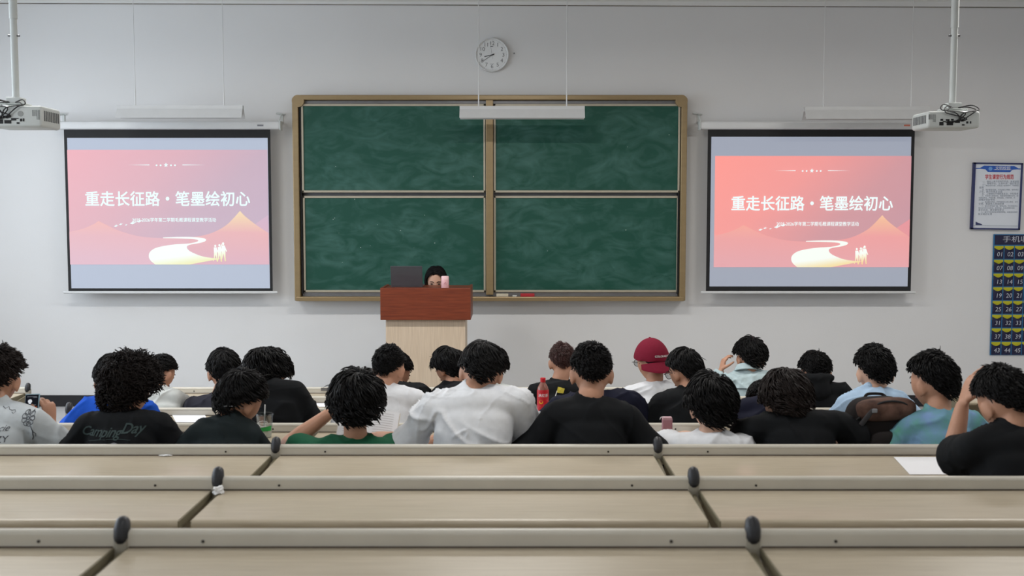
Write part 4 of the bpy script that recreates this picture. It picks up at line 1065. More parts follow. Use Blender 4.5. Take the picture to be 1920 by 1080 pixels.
        for sg in (-1, 1):
            j, E, Wp = arms[sg]
            if slv <= 1: 
                pp = [j, j + (E - j) * slv * 0.5, j + (E - j) * slv]; rr = [0.053 + infl, 0.056 + infl, 0.058 + infl + wexp]
                c.tube(pp, rr, 16, 4)
            else:
                c.tube([j, (j + E) / 2, E], [0.055 + infl, 0.05 + infl, 0.046 + infl], 16, 4)
                fr = min(1.0, slv - 1)
                c.tube([E, E + (Wp - E) * fr * 0.5, E + (Wp - E) * fr], [0.046 + infl, 0.043 + infl, 0.035 + infl], 16, 4)
        return c
    c = make_shirt(0.013, sleeve)
    me = remesh(c, 0.0085, 16)
    wrinkle(me, amp, seed * 3 + 1, pel, mid)
    nm = 'shirt' if kind in ('denim', 'shirt') else ('hoodie' if kind == 'hoodie' else ('jacket' if kind == 'jacket' else 't_shirt'))
    so = link(nm, me, shirt, root, True, angle=180)
    # neckband follows the neck
    ax = (nm_ - n0).normalized()
    q = Vector((0, -1, 0)); q = (q - ax * q.dot(ax)).normalized()
    Rn = Matrix((q.cross(ax), -q, ax)).transposed()
    cb = MB()
    if kind == 'denim':
        ring_tube(cb, c7 + Vector((0, 0.060, -0.030)), Rn, 0.076, 0.072, (0.006, 0.024), -60, 60) if False else None
        v = []; segc = 32
        for z, rr in ((0.016, 0.060), (0.014, 0.065), (-0.030, 0.086), (-0.034, 0.078)):
            for k in range(segc + 1):
                a = math.radians(180 - 150 + 300 * k / segc)
                v.append(c7 + Vector((0, 0.058, -0.006)) + Matrix.Rotation(-0.35, 3, 'X') @ Vector((rr * 1.06 * math.sin(a), rr * math.cos(a), z)))
        m_ = segc + 1; fcs = [(r * m_ + k, r * m_ + k + 1, ((r + 1) % 4) * m_ + k + 1, ((r + 1) % 4) * m_ + k) for r in range(4) for k in range(segc)]
        fcs += [(0, m_, 2 * m_, 3 * m_), (segc, 3 * m_ + segc, 2 * m_ + segc, m_ + segc)]
        cb.add(v, fcs); cb.build('collar', shirt, so, True, angle=60)
    elif kind == 'hoodie':
        h = MB()
        h.tube([c7 + Vector((-0.115, 0.075, -0.012)), c7 + Vector((-0.10, 0.0, 0.012)), c7 + Vector((0.0, -0.045, 0.010)), c7 + Vector((0.10, 0.0, 0.012)), c7 + Vector((0.115, 0.075, -0.012))], [(0.02, 0.03), (0.030, 0.034), (0.038, 0.044), (0.030, 0.034), (0.02, 0.03)], 14, 5)
        h.tube([c7 + Vector((0.0, -0.04, 0.0)), c7 + Vector((0.01, -0.075, -0.07)), c7 + Vector((0.0, -0.07, -0.13))], [(0.095, 0.04), (0.085, 0.036), (0.03, 0.02)], 14, 4, up=(1, 0, 0))
        mh = remesh(h, 0.008, 4); wrinkle(mh, 0.006, seed, pel, mid); link('hood', mh, shirt, so, True, angle=180)
    else:
        ring_tube(cb, n0 + ax * 0.042, Rn, 0.0605 * necktw, 0.0605 * necktw, (0.005, 0.009)); cb.build('neckband', shirt, so, True)
    # --- trousers and shoes
    t = MB()
    kn = []
    for sg in (-1, 1):
        if stand is None:
            hip = pel + Vector((sg * 0.09, 0.0, -0.03)); knee = Vector((pel.x + sg * 0.12, yr + 0.60, fz + 0.50)); ank = Vector((pel.x + sg * 0.12, yr + 0.60, fz + 0.09)); toe = Vector((0, 0.15, 0))
        else:
            hip = pel + Vector((sg * 0.085, 0.0, -0.02)); knee = Vector((pel.x + sg * 0.10, pel.y + 0.02, fz + 0.48)); ank = Vector((pel.x + sg * 0.10, pel.y + 0.0, fz + 0.09)); toe = Vector((0, -0.15, 0))
        t.tube([hip, (hip + knee) / 2, knee], [0.090, 0.082, 0.066], 14, 3); t.tube([knee, (knee + ank) / 2, ank], [0.066, 0.06, 0.05], 14, 3)
        kn.append((ank, toe))
    t.ellipsoid(pel + Vector((0, 0, -0.02)), (0.18, 0.125, 0.10))
    link('trousers', remesh(t, 0.013, 4), M_trouser, root, True, angle=180)
    for ank, toe in kn:
        sh = MB(); sh.tube([ank + Vector((0, -toe.y * 0.25, -0.05)), ank + toe * 0.4 + Vector((0, 0, -0.045)), ank + toe + Vector((0, 0, -0.058))], [(0.036, 0.04), (0.044, 0.042), (0.036, 0.028)], 14, 4, up=(1, 0, 0))
        sh.build('shoe', M_shoe, root, True)
    inf = dict(root=root, Hm=Hm, R=R, Hc=Hc, s=s, c7=c7, jl=jl, jr=jr, arms=arms, shirt=so, ex=ex, spec=spec, seed=seed)
    BODIES[key] = inf
    return inf

def on_cloth(name, me_or_poly, inf, m, at_px, Y, lift=0.0025):
    """lays a flat print (mesh in x,z metres around its centre) on the back of a shirt"""
    so = inf['shirt']; bvh = inf.get('bvh')
    if bvh is None:
        M = so.matrix_world if False else world_of(so)
        bvh = BVHTree.FromPolygons([M @ v.co for v in so.data.vertices], [p.vertices[:] for p in so.data.polygons]); inf['bvh'] = bvh
    o = P(at_px[0], at_px[1], Y)
    bm = bmesh.new(); bm.from_mesh(me_or_poly)
    for _ in range(3):
        long = [e for e in bm.edges if e.calc_length() > 0.018]
        if not long: break
        bmesh.ops.subdivide_edges(bm, edges=long, cuts=1); bmesh.ops.triangulate(bm, faces=[f for f in bm.faces if len(f.verts) > 4])
    kill = []
    for v in bm.verts:
        src = Vector((o.x + v.co.x, Y - 0.7, o.z + v.co.y))
        h = bvh.ray_cast(src, Vector((0, 1, 0)), 1.6)
        if h[0] is None: kill.append(v); continue
        v.co = h[0] - Vector((0, lift, 0)) + h[1] * (0.001 if h[1].y < 0 else -0.001)
    bmesh.ops.delete(bm, geom=kill, context='VERTS')
    me = bpy.data.meshes.new(name); bm.to_mesh(me); bm.free()
    return link(name, me, m, so)

def flat(polys):
    me = bpy.data.meshes.new('print'); v = []; f = []
    for p in polys:
        f.append(tuple(range(len(v), len(v) + len(p)))); v += [(x, y, 0) for x, y in p]
    me.from_pydata(v, [], f); return me
def stroke(pts, w):
    pts = [Vector((x, y)) for x, y in pts]; L = []; R_ = []
    for i, p in enumerate(pts):
        t = (pts[min(i + 1, len(pts) - 1)] - pts[max(0, i - 1)]).normalized(); n = Vector((-t.y, t.x)) * w * 0.5
        L.append(p + n); R_.append(p - n)
    return [[(L[i].x, L[i].y), (L[i + 1].x, L[i + 1].y), (R_[i + 1].x, R_[i + 1].y), (R_[i].x, R_[i].y)] for i in range(len(pts) - 1)]

BLK = cloth('black cotton', (17, 19, 22)); BLK2 = cloth('black green cotton', (24, 32, 34)); WHT = cloth('white cotton', (224, 226, 230)); WHT2 = cloth('off white cotton', (206, 210, 208)); NAVY = cloth('navy cotton', (24, 26, 44)); CHAR = cloth('charcoal cotton', (48, 48, 58))
BLUE = cloth('cobalt cotton', (30, 86, 196)); GREEN = cloth('green cotton', (24, 84, 58)); DENIM = cloth('pale denim', (178, 196, 200), bump=0.2); LBLUE = cloth('light blue cotton', (176, 202, 228)); PRINTW = cloth('white print cotton', (196, 202, 206))
TIE = cloth('tie dye', (96, 160, 140), scale=13, rgb2=(120, 150, 192))

def F1():  # rows counted as index into YR: 1 = back against rail B, 2 = rail A, 3 = F4, 4 = F3, 5 = F2
    pass
A_, B_, R4, R3, R2 = 2, 1, 3, 4, 5
p1 = person('white_print', 'person at the left edge in a white printed T-shirt looking at a phone', A_, (-58, 45, 645), (-15, 744), (-108, 772), (72, 774), PRINTW, 'short', tilt=18, hm=M_hairb, yaw=6,
            er=(126, 852, 0.10), wr=(96, 796, 0.20), hr=dict(d=(-0.16, 0.12, 1), pn=(-0.8, 0.6, 0.0), side=1, curl=1.0, thumb=0.5, k=0.92), sleeve=0.80, wexp=0.012, seed=12)
p2 = person('curly', 'person with bushy curly hair in a black T-shirt with faded script on its back', A_, (183, 298, 658), (232, 767), (158, 782), (308, 782), BLK, 'curly', yaw=-14, tilt=18, hm=mat('curly dark hair', (24, 19, 18), 0.6, var=0.3, scale=50, spec=0.15), el=(132, 862, 0.06), er=(334, 850, 0.06), sleeve=0.95, wexp=0.02)
p3 = person('blue', 'person in a bright blue T-shirt half hidden behind the curly-haired one', R4, (174, 250, 662), (212, 734), (160, 752), (268, 750), BLUE, 'medium', tilt=30, el=(126, 810, 0.08), er=(300, 806, 0.08), sleeve=0.95)
p4 = person('white_short', 'person with spiky short hair in an off-white T-shirt behind the bright blue T-shirt', R3, (274, 328, 663), (293, 722), (262, 738), (328, 735), WHT2, 'short', yaw=-25, tilt=28)
p5 = person('charcoal', 'person in a charcoal T-shirt sitting upright with smooth black hair', R3, (386, 452, 652), (407, 735), (356, 752), (452, 748), CHAR, 'medium', yaw=18, tilt=14, sleeve=0.9)
p6 = person('darkgreen', 'person in a very dark green T-shirt looking down to the right, drink cup alongside', A_, (403, 494, 690), (428, 770), (366, 798), (478, 806), BLK2, 'medium', yaw=-34, tilt=24, roll=6, el=(330, 866, 0.06), er=(502, 872, 0.06), sleeve=0.95, wexp=0.016)
p7 = person('longhair', 'person with longish black hair in a black T-shirt leaning left behind the drink cup', R4, (455, 543, 649), (510, 714), (468, 724), (560, 720), BLK, 'shaggy', yaw=-30, tilt=32, roll=-8, er=(584, 794, 0.08), sleeve=0.95, wexp=0.012)
p8 = person('green', 'person in a green T-shirt resting head on left hand over an open book', A_, (614, 721, 690), (665, 812), (586, 834), (728, 834), GREEN, 'shaggy', tilt=20, skin=M_skin, el=(541, 832, 0.16), wl=(622, 772, 0.30), hl=dict(d=(0.5, 0.35, 0.9), pn=(0.8, -0.1, 0.1), side=-1, curl=0.4), sleeve=0.55, dyh=0.33)
p9 = person('white_fade', 'person with a short faded haircut in a white T-shirt right of the green T-shirt', R4, (694, 764, 643), (712, 714), (665, 738), (785, 736), WHT, 'crop', yaw=-18, tilt=14, el=(640, 800, 0.08), er=(800, 790, 0.08), sleeve=0.95)
p10 = person('profile', 'person in black turning right, mostly hidden by the faded haircut', R3, (712, 771, 659), (748, 716), (712, 728), (792, 724), BLK, 'medium', yaw=-52, tilt=16)
p11 = person('leftturn', 'person in black with dark hair turning left in front of the lectern', R3, (811, 873, 648), (850, 714), (822, 728), (892, 726), BLK, 'shaggy', yaw=48, tilt=20, dyh=0.38)
p12 = person('white_big', 'person in a loose wrinkled white T-shirt in the centre with tousled black hair', A_, (858, 947, 638), (878, 716), (800, 748), (980, 736), WHT, 'medium', tilt=32, roll=6, el=(757, 846, 0.10), er=(998, 838, 0.14), sleeve=0.92, amp=0.022, wexp=0.03, seed=31)
p13 = person('hidden_wavy', 'person with wavy hair almost hidden behind the wrinkled white T-shirt', R3, (893, 953, 648), (925, 716), (892, 730), (962, 730), WHT2, 'shaggy', yaw=-30, tilt=20)
p14 = person('redbrown', 'person with reddish brown hair in a black jacket with a yellow flag print', R3, (1026, 1083, 639), (1048, 708), (1000, 724), (1105, 724), BLK, 'crop', tilt=12, hm=M_hairr, el=(985, 768, 0.1), sleeve=1.5, kind='jacket')
p15 = person('black_big', 'broad person in a black T-shirt in the centre with short black hair', A_, (1065, 1154, 637), (1106, 736), (1030, 766), (1186, 766), BLK, 'crop', tilt=14, el=(985, 858, 0.02), er=(1222, 852, 0.02), sleeve=1.0, wexp=0.03, necktw=1.12, amp=0.012)
p16 = person('navy', 'person in navy almost hidden behind the broad black T-shirt', R4, (1080, 1146, 655), (1112, 734), (1040, 752), (1190, 738), NAVY, 'medium', tilt=36, el=(1012, 800, 0.10), er=(1222, 796, 0.08), sleeve=1.4, kind='jacket')
p17 = person('capped', 'person in a maroon cap worn backwards and a white T-shirt', R3, (1190, 1255, 634), (1228, 712), (1178, 728), (1275, 726), WHT, 'short', yaw=24, tilt=10, kind='capped', sleeve=0.9)
p18 = person('glasses', 'person in black with glasses turning left beside the maroon cap', R4, (1251, 1320, 650), (1290, 724), (1236, 742), (1345, 734), BLK, 'medium', yaw=32, tilt=18, el=(1212, 800, 0.08), er=(1372, 800, 0.08), sleeve=0.95)
p19 = person('white_wavy', 'person with wavy black hair in a white T-shirt beside a pink carton', A_, (1285, 1384, 697), (1330, 806), (1264, 824), (1396, 824), WHT, 'shaggy', tilt=20, amp=0.011, skin=M_skin2)
p20 = person('denim', 'person in a pale denim shirt holding fingers to the left temple', R2, (1375, 1440, 630), (1403, 688), (1362, 708), (1452, 704), DENIM, 'medium', yaw=6, tilt=24, roll=4, kind='denim', el=(1338, 728, 0.06), wl=(1351, 698, 0.10), hl=dict(d=(0.28, 0.12, 1), pn=(0.9, 0.2, -0.25), side=-1, curl=0.85, thumb=1.2, spread=0.01, k=0.92), sleeve=1.75)
p21 = person('navy_low', 'person in navy bending low behind the brown-haired one', R4, (1402, 1464, 712), (1424, 752), (1396, 752), (1470, 752), NAVY, 'medium', tilt=60, sleeve=1.0)
p22 = person('brown', 'person with ruffled dark brown hair in a black T-shirt slumped over the desk', A_, (1427, 1526, 690), (1476, 772), (1416, 784), (1578, 778), BLK, 'shaggy', yaw=-12, tilt=36, roll=-4, hm=M_hairb, el=(1388, 818, 0.12), er=(1612, 824, 0.06), sleeve=0.72, wexp=0.012, skin=M_skin2, dyc=0.27, seed=44)
p23 = person('hoodie', 'person in a black hoodie with close-cropped round hair', R3, (1497, 1562, 657), (1524, 712), (1490, 726), (1584, 724), BLK, 'short', yaw=-8, tilt=26, kind='hoodie', el=(1478, 772, 0.1), er=(1606, 764, 0.1), sleeve=1.5)
p24 = person('lightblue', 'person in a light blue T-shirt behind the backpack', R4, (1602, 1681, 645), (1640, 724), (1592, 742), (1690, 738), LBLUE, 'short', tilt=14, skin=M_skin2, el=(1568, 790, 0.10), er=(1716, 790, 0.08), sleeve=0.95, amp=0.014)
p25 = person('tiedye', 'person in a teal and blue tie-dye T-shirt looking left', A_, (1706, 1797, 656), (1764, 762), (1700, 788), (1828, 778), TIE, 'short', yaw=24, tilt=8, el=(1672, 848, 0.06), er=(1856, 838, 0.08), sleeve=0.95, wexp=0.02)
p26 = person('black_right', 'person at the right edge in a black T-shirt propping head on left hand', B_, (1833, 1938, 683), (1908, 786), (1812, 822), (1998, 812), BLK, 'short', yaw=8, tilt=26, roll=-8, el=(1783, 866, 0.24), wl=(1804, 762, 0.30), hl=dict(d=(0.38, 0.14, 1), pn=(0.9, 0.1, -0.3), side=-1, curl=0.3), sleeve=0.55, wexp=0.02)
p0 = person('speaker', 'person with long black hair bowing over the lectern behind a laptop', 0, (797, 838, 497), (818, 548), (790, 556), (848, 556), BLK, 'long', yaw=180, tilt=20, stand=(0, STAGE, 10.12, 10.02, 0), skin=M_skin2, whorl=(0.0, 0.25, 1.0))

# ------------------------------------------------------------------ prints and things worn
M_script = mat('faded script print', (48, 64, 63), 0.8); M_inkp = mat('charcoal print', (66, 68, 74), 0.8)
def tm_(body, size, bold=0, shear=0, space=1.0):
    me = text_mesh(body, size, 0, shear, 0, 'CENTER', space)
    return embolden(me, bold) if bold > 0 else me
yA = YA + 0.24
on_cloth('script_print', tm_('Camping', 0.058, 0.0008, 0.35, 0.92), p2, M_script, (199, 804), yA)
on_cloth('script_print', tm_('Day', 0.062, 0.0008, 0.35, 0.92), p2, M_script, (258, 798), yA)
on_cloth('printed_underline', flat(stroke([(-0.10, -0.006), (-0.05, 0.003), (0.0, 0.008), (0.06, 0.008), (0.10, 0.004)], 0.002)), p2, M_script, (218, 818), yA)
on_cloth('printed_badge', flat([[(0.020 * math.cos(a * PI / 8), 0.014 * math.sin(a * PI / 8)) for a in range(9)]]), p2, mat('grey print', (90, 90, 88), 0.8), (231, 826), yA)
on_cloth('printed_badge', flat([[(-0.020, -0.03), (0.020, -0.03), (0.020, 0.0), (-0.020, 0.0)]]), p2, mat('orange badge', (206, 120, 40), 0.8), (231, 827), yA)
on_cloth('script_print', tm_('tancie', 0.036, -0.0002, 0.4), p1, M_inkp, (12, 797), yA)
on_cloth('block_print', tm_('BREEZY', 0.040, -0.0002, 0.05), p1, M_inkp, (4, 816), yA)
r_ = random.Random(4); pet = []
for k in range(9):
    a = k * 2 * PI / 9; c = (0.018 * math.cos(a), 0.026 * math.sin(a))
    pet += stroke([(c[0] + 0.010 * math.cos(t * PI / 5), c[1] + 0.011 * math.sin(t * PI / 5)) for t in range(11)], 0.0028)
pet += stroke([(0.006 * math.cos(t * PI / 4), 0.006 * math.sin(t * PI / 4)) for t in range(9)], 0.004)
pet += stroke([(0.012, -0.035), (0.02, -0.06), (0.018, -0.085), (0.01, -0.10)], 0.004) + stroke([(0.018, -0.06), (0.03, -0.07), (0.028, -0.085)], 0.003)
on_cloth('flower_print', flat(pet), p1, M_inkp, (60, 781), yA)
on_cloth('vine_print', flat(stroke([(-0.035, 0.012), (-0.02, 0.004), (-0.008, 0.010), (0.0, 0.0), (0.012, -0.004), (0.024, -0.002), (0.03, -0.010), (0.022, -0.016), (0.014, -0.010)], 0.0018)), p1, M_inkp, (22, 766), yA)
on_cloth('printed_flag', flat(stroke([(-0.06, -0.06), (-0.03, -0.03), (0.0, 0.0), (0.012, 0.035)], 0.005)), p14, mat('white print', (206, 206, 200), 0.8), (1040, 740), YR[R3] + 0.24)
on_cloth('printed_flag', flat([[(-0.02, -0.012), (0.02, -0.016), (0.03, 0.012), (0.0, 0.02), (-0.012, 0.022)]]), p14, mat('yellow print', (196, 180, 60), 0.8), (1049, 729), YR[R3] + 0.24)
on_cloth('yoke_band', flat([[(-0.16, -0.010), (-0.05, -0.002), (0.09, 0.002), (0.09, 0.010), (-0.05, 0.006), (-0.16, -0.002)]]), p20, mat('dark piping', (70, 80, 84), 0.8), (1406, 725), YR[R2] + 0.24)

# maroon cap, worn backwards
def baseball_cap(inf):
    Hm, s = inf['Hm'], inf['s']; ex = inf['ex']
    M_cap2 = cloth('maroon twill', (116, 20, 44))
    th = 0.020 + ex * 0.8
    d, f = sphere_dirs(48, 36)
    def low(d):
        h = np.sqrt(d[:, 0] ** 2 + d[:, 1] ** 2) + 1e-9
        return np.interp(d[:, 1] / h, [-1, 0, 1], [-0.06, 0.10, 0.36])
    rad = np.array([0.0775, 0.097, 0.117]); nrm = d / rad; nrm /= np.linalg.norm(nrm, axis=1)[:, None]
    on = d[:, 2] > low(d)
    zc = np.where(on, d[:, 2], low(d)); hh = np.sqrt(np.clip(1 - zc ** 2, 0, 1)); h = np.sqrt(d[:, 0] ** 2 + d[:, 1] ** 2) + 1e-9
    d2 = np.stack([d[:, 0] / h * hh, d[:, 1] / h * hh, zc], 1)
    n2 = d2 / rad; n2 /= np.linalg.norm(n2, axis=1)[:, None]
    p = skull(d2) + n2 * th
    k = np.where(on, 1.0, np.clip(1 - (low(d) - d[:, 2]) * 0.45, 0.25, 1))
    p = p * np.where(on[:, None], 1.0, k[:, None]); p[:, 2] = np.where(on, p[:, 2], skull(d2)[:, 2] + 0.004)
    M4 = np.array(Hm); p = (p * s) @ M4[:3, :3].T + M4[:3, 3]
    c = thing('baseball_cap', inf['Hc'], 'maroon baseball cap with white lettering, worn backwards', 'cap')
    b = MB(); b.add(p.tolist(), f); crown = b.build('cap_crown', M_cap2, c, True, angle=50)
    # brim over the nape
    v = []; nu, nr = 24, 5
    for side in (0, 1):
        for r in range(nr):
            for k in range(nu + 1):
                a = math.radians(-72 + 144 * k / nu); e = math.cos(a) ** 0.7 * 0.072 * r / (nr - 1)
                z0 = -0.06 * 0.117 - 0.004
                x = (0.0775 + th) * math.sin(a) * 1.0; y = -(0.097 + th) * math.cos(a)
                q = Vector((x * (1 + 0.10 * r / nr), y - e * 0.50, z0 + 0.006 - e * 0.88 - 0.010 * (1 - math.cos(a)) - side * 0.003))
                v.append(Hm @ (q * s))
    m_ = nu + 1; f = []
    for side in (0, 1):
        o = side * nr * m_
        for r in range(nr - 1):
            for k in range(nu): f.append((o + r * m_ + k, o + r * m_ + k + 1, o + (r + 1) * m_ + k + 1, o + (r + 1) * m_ + k))
    o = nr * m_
    for k in range(nu): f.append(((nr - 1) * m_ + k, (nr - 1) * m_ + k + 1, o + (nr - 1) * m_ + k + 1, o + (nr - 1) * m_ + k)); f.append((k, o + k, o + k + 1, k + 1))
    for r in range(nr - 1):
        for k in (0, nu): f.append((r * m_ + k, (r + 1) * m_ + k, o + (r + 1) * m_ + k, o + r * m_ + k))
    b = MB(); b.add(v, f); b.build('cap_brim', M_cap2, c, True, angle=50)
    b = MB(); b.ellipsoid(Hm @ (Vector((0, 0, 0.117 + th)) * s), (0.008, 0.008, 0.005)); b.build('cap_button', M_cap2, c, True)
    inf2 = dict(shirt=crown)
    q = P(1232, 664, inf['Hc'].y)
    o = on_cloth('cap_lettering', tm_('COLORADO', 0.0165, 0.0005), inf2, mat('white thread', (226, 218, 216), 0.8), (1237, 664), inf['Hc'].y, 0.002)
baseball_cap(p17)

def glasses(inf, label):
    Hm, s = inf['Hm'], inf['s']
    g = thing('eyeglasses', Hm @ (Vector((0, 0.11, 0.0)) * s), label, 'glasses')
    b = MB()
    for sg in (-1, 1):
        b.tube([Hm @ (Vector((sg * 0.034 + 0.025 * math.cos(a * PI / 10), 0.108 - 0.006 * abs(math.cos(a * PI / 10)), 0.002 + 0.021 * math.sin(a * PI / 10))) * s) for a in range(21)], 0.0018, 6, 1)
    b.tube([Hm @ (Vector((x, 0.110, 0.006)) * s) for x in (-0.010, 0.0, 0.010)], 0.0016, 6, 1)
    b.build('spectacle_frame', M_black, g)
    for sg in (-1, 1):
        b = MB(); b.tube([Hm @ (Vector((sg * x, y, z)) * s) for x, y, z in ((0.058, 0.103, 0.008), (0.078, 0.09, 0.008), (0.090, 0.02, 0.004), (0.090, -0.015, -0.006))], 0.0018, 6, 3); b.build('temple_arm', M_black, g)
        b = MB(); b.cyl(Hm @ (Vector((sg * 0.034, 0.106, 0.002)) * s), Hm @ (Vector((sg * 0.034, 0.107, 0.002)) * s), 0.022 * s, 20); b.build('lens', M_plastic, g)
glasses(p17, 'dark-framed eyeglasses worn under the maroon cap')
glasses(p18, 'eyeglasses on the person in black beside the maroon cap')

# necklace
inf = p6; b = MB(); q = inf['c7'] + Vector((0, 0.05, -0.008)); ring_tube(b, q, Matrix.Rotation(-0.5, 3, 'X'), 0.064, 0.062, 0.0016)
tag(b.build('necklace', mat('silver chain', (170, 170, 174), 0.3, 0.9)), 'thin silver chain on the neck above the dark green T-shirt', 'necklace')

# ------------------------------------------------------------------ things on the desks
def dz(i): return rail_z(YR[i]) - 0.0445
# smartphone in the hand
Yp_ = YA + 0.24 + 0.19
A = [P(48, 740, Yp_), P(75, 737, Yp_), P(72.5, 773, Yp_), P(45.5, 772, Yp_)]
u = ((A[1] - A[0]) + (A[2] - A[3])) / 2; v = ((A[0] - A[3]) + (A[1] - A[2])) / 2; n = u.cross(v).normalized(); c = sum(A, Vector()) / 4
Mp = Matrix.Translation(c) @ Matrix((u.normalized(), -n, v.normalized())).transposed().to_4x4()
hw, hh = u.length / 2, 0.072
Mp = Mp @ Matrix.Translation((0, 0, v.length / 2 - hh))
ph = thing('smartphone', c, 'smartphone with a dark screen and pale blue case held at the left edge', 'phone')
b = MB(); b.box((-hw, -0.004, -hh), (hw, 0.006, hh), 0.004, 2, Mp); b.build('phone_case', mat('pale blue case', (150, 186, 204), 0.5), ph)
b = MB(); b.box((-hw + 0.004, -0.0055, -hh + 0.004), (hw - 0.004, -0.0035, hh - 0.004), 0, 1, Mp); scn = b.build('phone_screen', emit_mat('phone screen', [(0, (22, 24, 30)), (1, (30, 32, 38))], (1, 1), 1.0, 0.0, 0.2), ph)
b = MB(); b.ellipsoid((-0.008, -0.0062, hh - 0.034), (0.010, 0.0005, 0.009)); b.box((-0.013, -0.0066, hh - 0.047), (-0.003, -0.0056, hh - 0.039)); b.v = [tuple(Mp @ Vector(x)) for x in b.v]; b.build('screen_picture', emit_mat('phone white', [(0, (210, 214, 220)), (1, (210, 214, 220))], (1, 1)), scn)
b = MB(); b.box((-0.004, -0.0066, hh - 0.082), (hw - 0.008, -0.0056, hh - 0.060), 0, 1, Mp); b.box((-0.02, -0.0066, hh - 0.070), (-0.008, -0.0056, hh - 0.067), 0, 1, Mp); b.build('screen_picture', emit_mat('phone orange', [(0, (150, 70, 40)), (1, (190, 90, 50))], (1, 1)), scn)
b = MB()
for zz, xa_, xb_ in ((0.012, -0.022, 0.022), (0.016, 0.006, 0.024), (0.052, -0.024, 0.02)): b.box((xa_ * hw / 0.033, -0.0066, hh - zz - 0.001), (xb_ * hw / 0.033, -0.0056, hh - zz + 0.0006), 0, 1, Mp)
b.build('screen_text', emit_mat('phone grey', [(0, (130, 134, 142)), (1, (130, 134, 142))], (1, 1)), scn)

# clear cup with a straw and a green print
Yq = Y4 - 0.14; c = P(496, 775, Yq); zb_ = dz(3); ht = c.z - zb_; r1 = 17.0 * Yq / 2000; r0 = r1 * 0.72
cup = thing('drink_cup', (c.x, Yq, zb_), 'clear plastic drink cup with a straw and green print', 'cup')
Mq = Matrix.Translation((c.x, Yq, zb_))
b = MB(); b.lathe([(0.001, 0), (r0, 0.0), (r1 * 0.96, ht * 0.94), (r1 * 0.94, ht * 0.94), (r0 - 0.002, 0.003), (0.001, 0.003)], 32, Mq); b.build('cup_body', M_plastic, cup, True)
b = MB(); b.lathe([(r1 * 0.9, ht * 0.93), (r1, ht * 0.93), (r1 * 1.02, ht * 0.965), (r1 * 0.98, ht), (0.004, ht), (0.004, ht - 0.002), (r1 * 0.93, ht - 0.003)], 32, Mq); b.build('cup_lid', M_plastic, cup, True)
b = MB(); k0, k1 = 0.30, 0.52; rr = lambda k: r0 + (r1 * 0.96 - r0) * k / 0.94 + 0.0008
pts_ = []; nn = 14
v = []; f = []
for z in (k0, k1):
    for k in range(nn + 1):
        a = math.radians(-150 + 130 * k / nn) if True else 0
        q_ = (z - (0.0 if z == k0 else 0.10 * (1 - k / nn)))
        v.append(Mq @ Vector((rr(q_) * math.cos(a), rr(q_) * math.sin(a), q_ * ht)))
for k in range(nn): f.append((k, k + 1, nn + 1 + k + 1, nn + 1 + k))
b.add(v, f); b.build('green_print', mat('green label', (30, 150, 70), 0.5), cup)
b = MB(); b.tube([Mq @ Vector((r1 * 0.55 * math.cos(a), -rr(0.62) - 0.0005 + 0.008 * abs(math.cos(a)), ht * 0.62 + 0.014 * math.sin(a))) for a in np.linspace(0.5, 5.4, 16)], 0.0015, 6, 1); b.build('cup_emblem', M_paper, cup)
b = MB(); b.lathe([(0.001, 0.004), (r0 * 0.97, 0.004), (r0 * 1.08, ht * 0.40), (0.001, ht * 0.40)], 24, Mq); b.build('drink', mat('milky drink', (190, 196, 186), 0.4), cup, True)
b = MB(); b.tube([Mq @ Vector((-0.004, 0.004, ht * 0.2)), Mq @ Vector((0.003, 0.0, ht + 0.042))], 0.0032, 8, 1); b.build('straw', mat('straw white', (214, 216, 216), 0.4), cup)

# red tea bottle
Yq = Y3 - 0.12; c = P(1018, 708.5, Yq); zb_ = dz(4); ht = c.z - zb_; r = 11.0 * Yq / 2000
bt = thing('drink_bottle', (c.x, Yq, zb_), 'red plastic tea bottle with a red cap on the desk', 'bottle')
Mq = Matrix.Translation((c.x, Yq, zb_))
M_red = mat('red label', (196, 30, 42), 0.4, var=0.04)
b = MB(); b.lathe([(0.001, 0), (r * 0.92, 0), (r, 0.01), (r, ht * 0.70), (r * 0.86, ht * 0.78), (r * 0.50, ht * 0.87), (r * 0.42, ht * 0.89), (r * 0.42, ht * 0.91), (0.001, ht * 0.91)], 32, Mq); b.build('bottle_body', mat('tea plastic', (150, 96, 84), 0.15, spec=0.6), bt, True)
b = MB(); b.lathe([(r * 0.9, ht * 0.16), (r * 1.01, ht * 0.16), (r * 1.01, ht * 0.70), (r * 0.9, ht * 0.75), (r * 0.8, ht * 0.74)], 32, Mq); lab = b.build('bottle_label', M_red, bt, True)
b = MB(); b.lathe([(0.001, ht * 0.90), (r * 0.46, ht * 0.90), (r * 0.46, ht * 0.995), (r * 0.42, ht), (0.001, ht)], 24, Mq); b.build('bottle_cap', M_red, bt, True)
def wrap(me, name, m, u0, z0):
    for v_ in me.vertices:
        a = -PI / 2 + (u0 + v_.co.x) / r
        v_.co = Mq @ Vector((r * 1.02 * math.cos(a), r * 1.02 * math.sin(a), z0 + v_.co.y))
    return link(name, me, m, lab)
wrap(tm_('冰红茶', 0.021, 0.0004, 0.15), 'label_text', M_paper, 0.0, ht * 0.585)
wrap(flat([[(0.012 * math.cos(a * PI / 6), 0.012 * math.sin(a * PI / 6)) for a in range(12)]]), 'label_sun', mat('label yellow', (222, 186, 40), 0.5), -0.012, ht * 0.43)
wrap(flat([[(-0.034, -0.028), (-0.006, -0.028), (0.016, -0.006), (0.03, 0.02), (0.024, 0.022), (0.006, 0.0), (-0.02, -0.012), (-0.034, -0.008)]]), 'label_ice', mat('label lilac', (168, 150, 200), 0.5), 0.0, ht * 0.38)
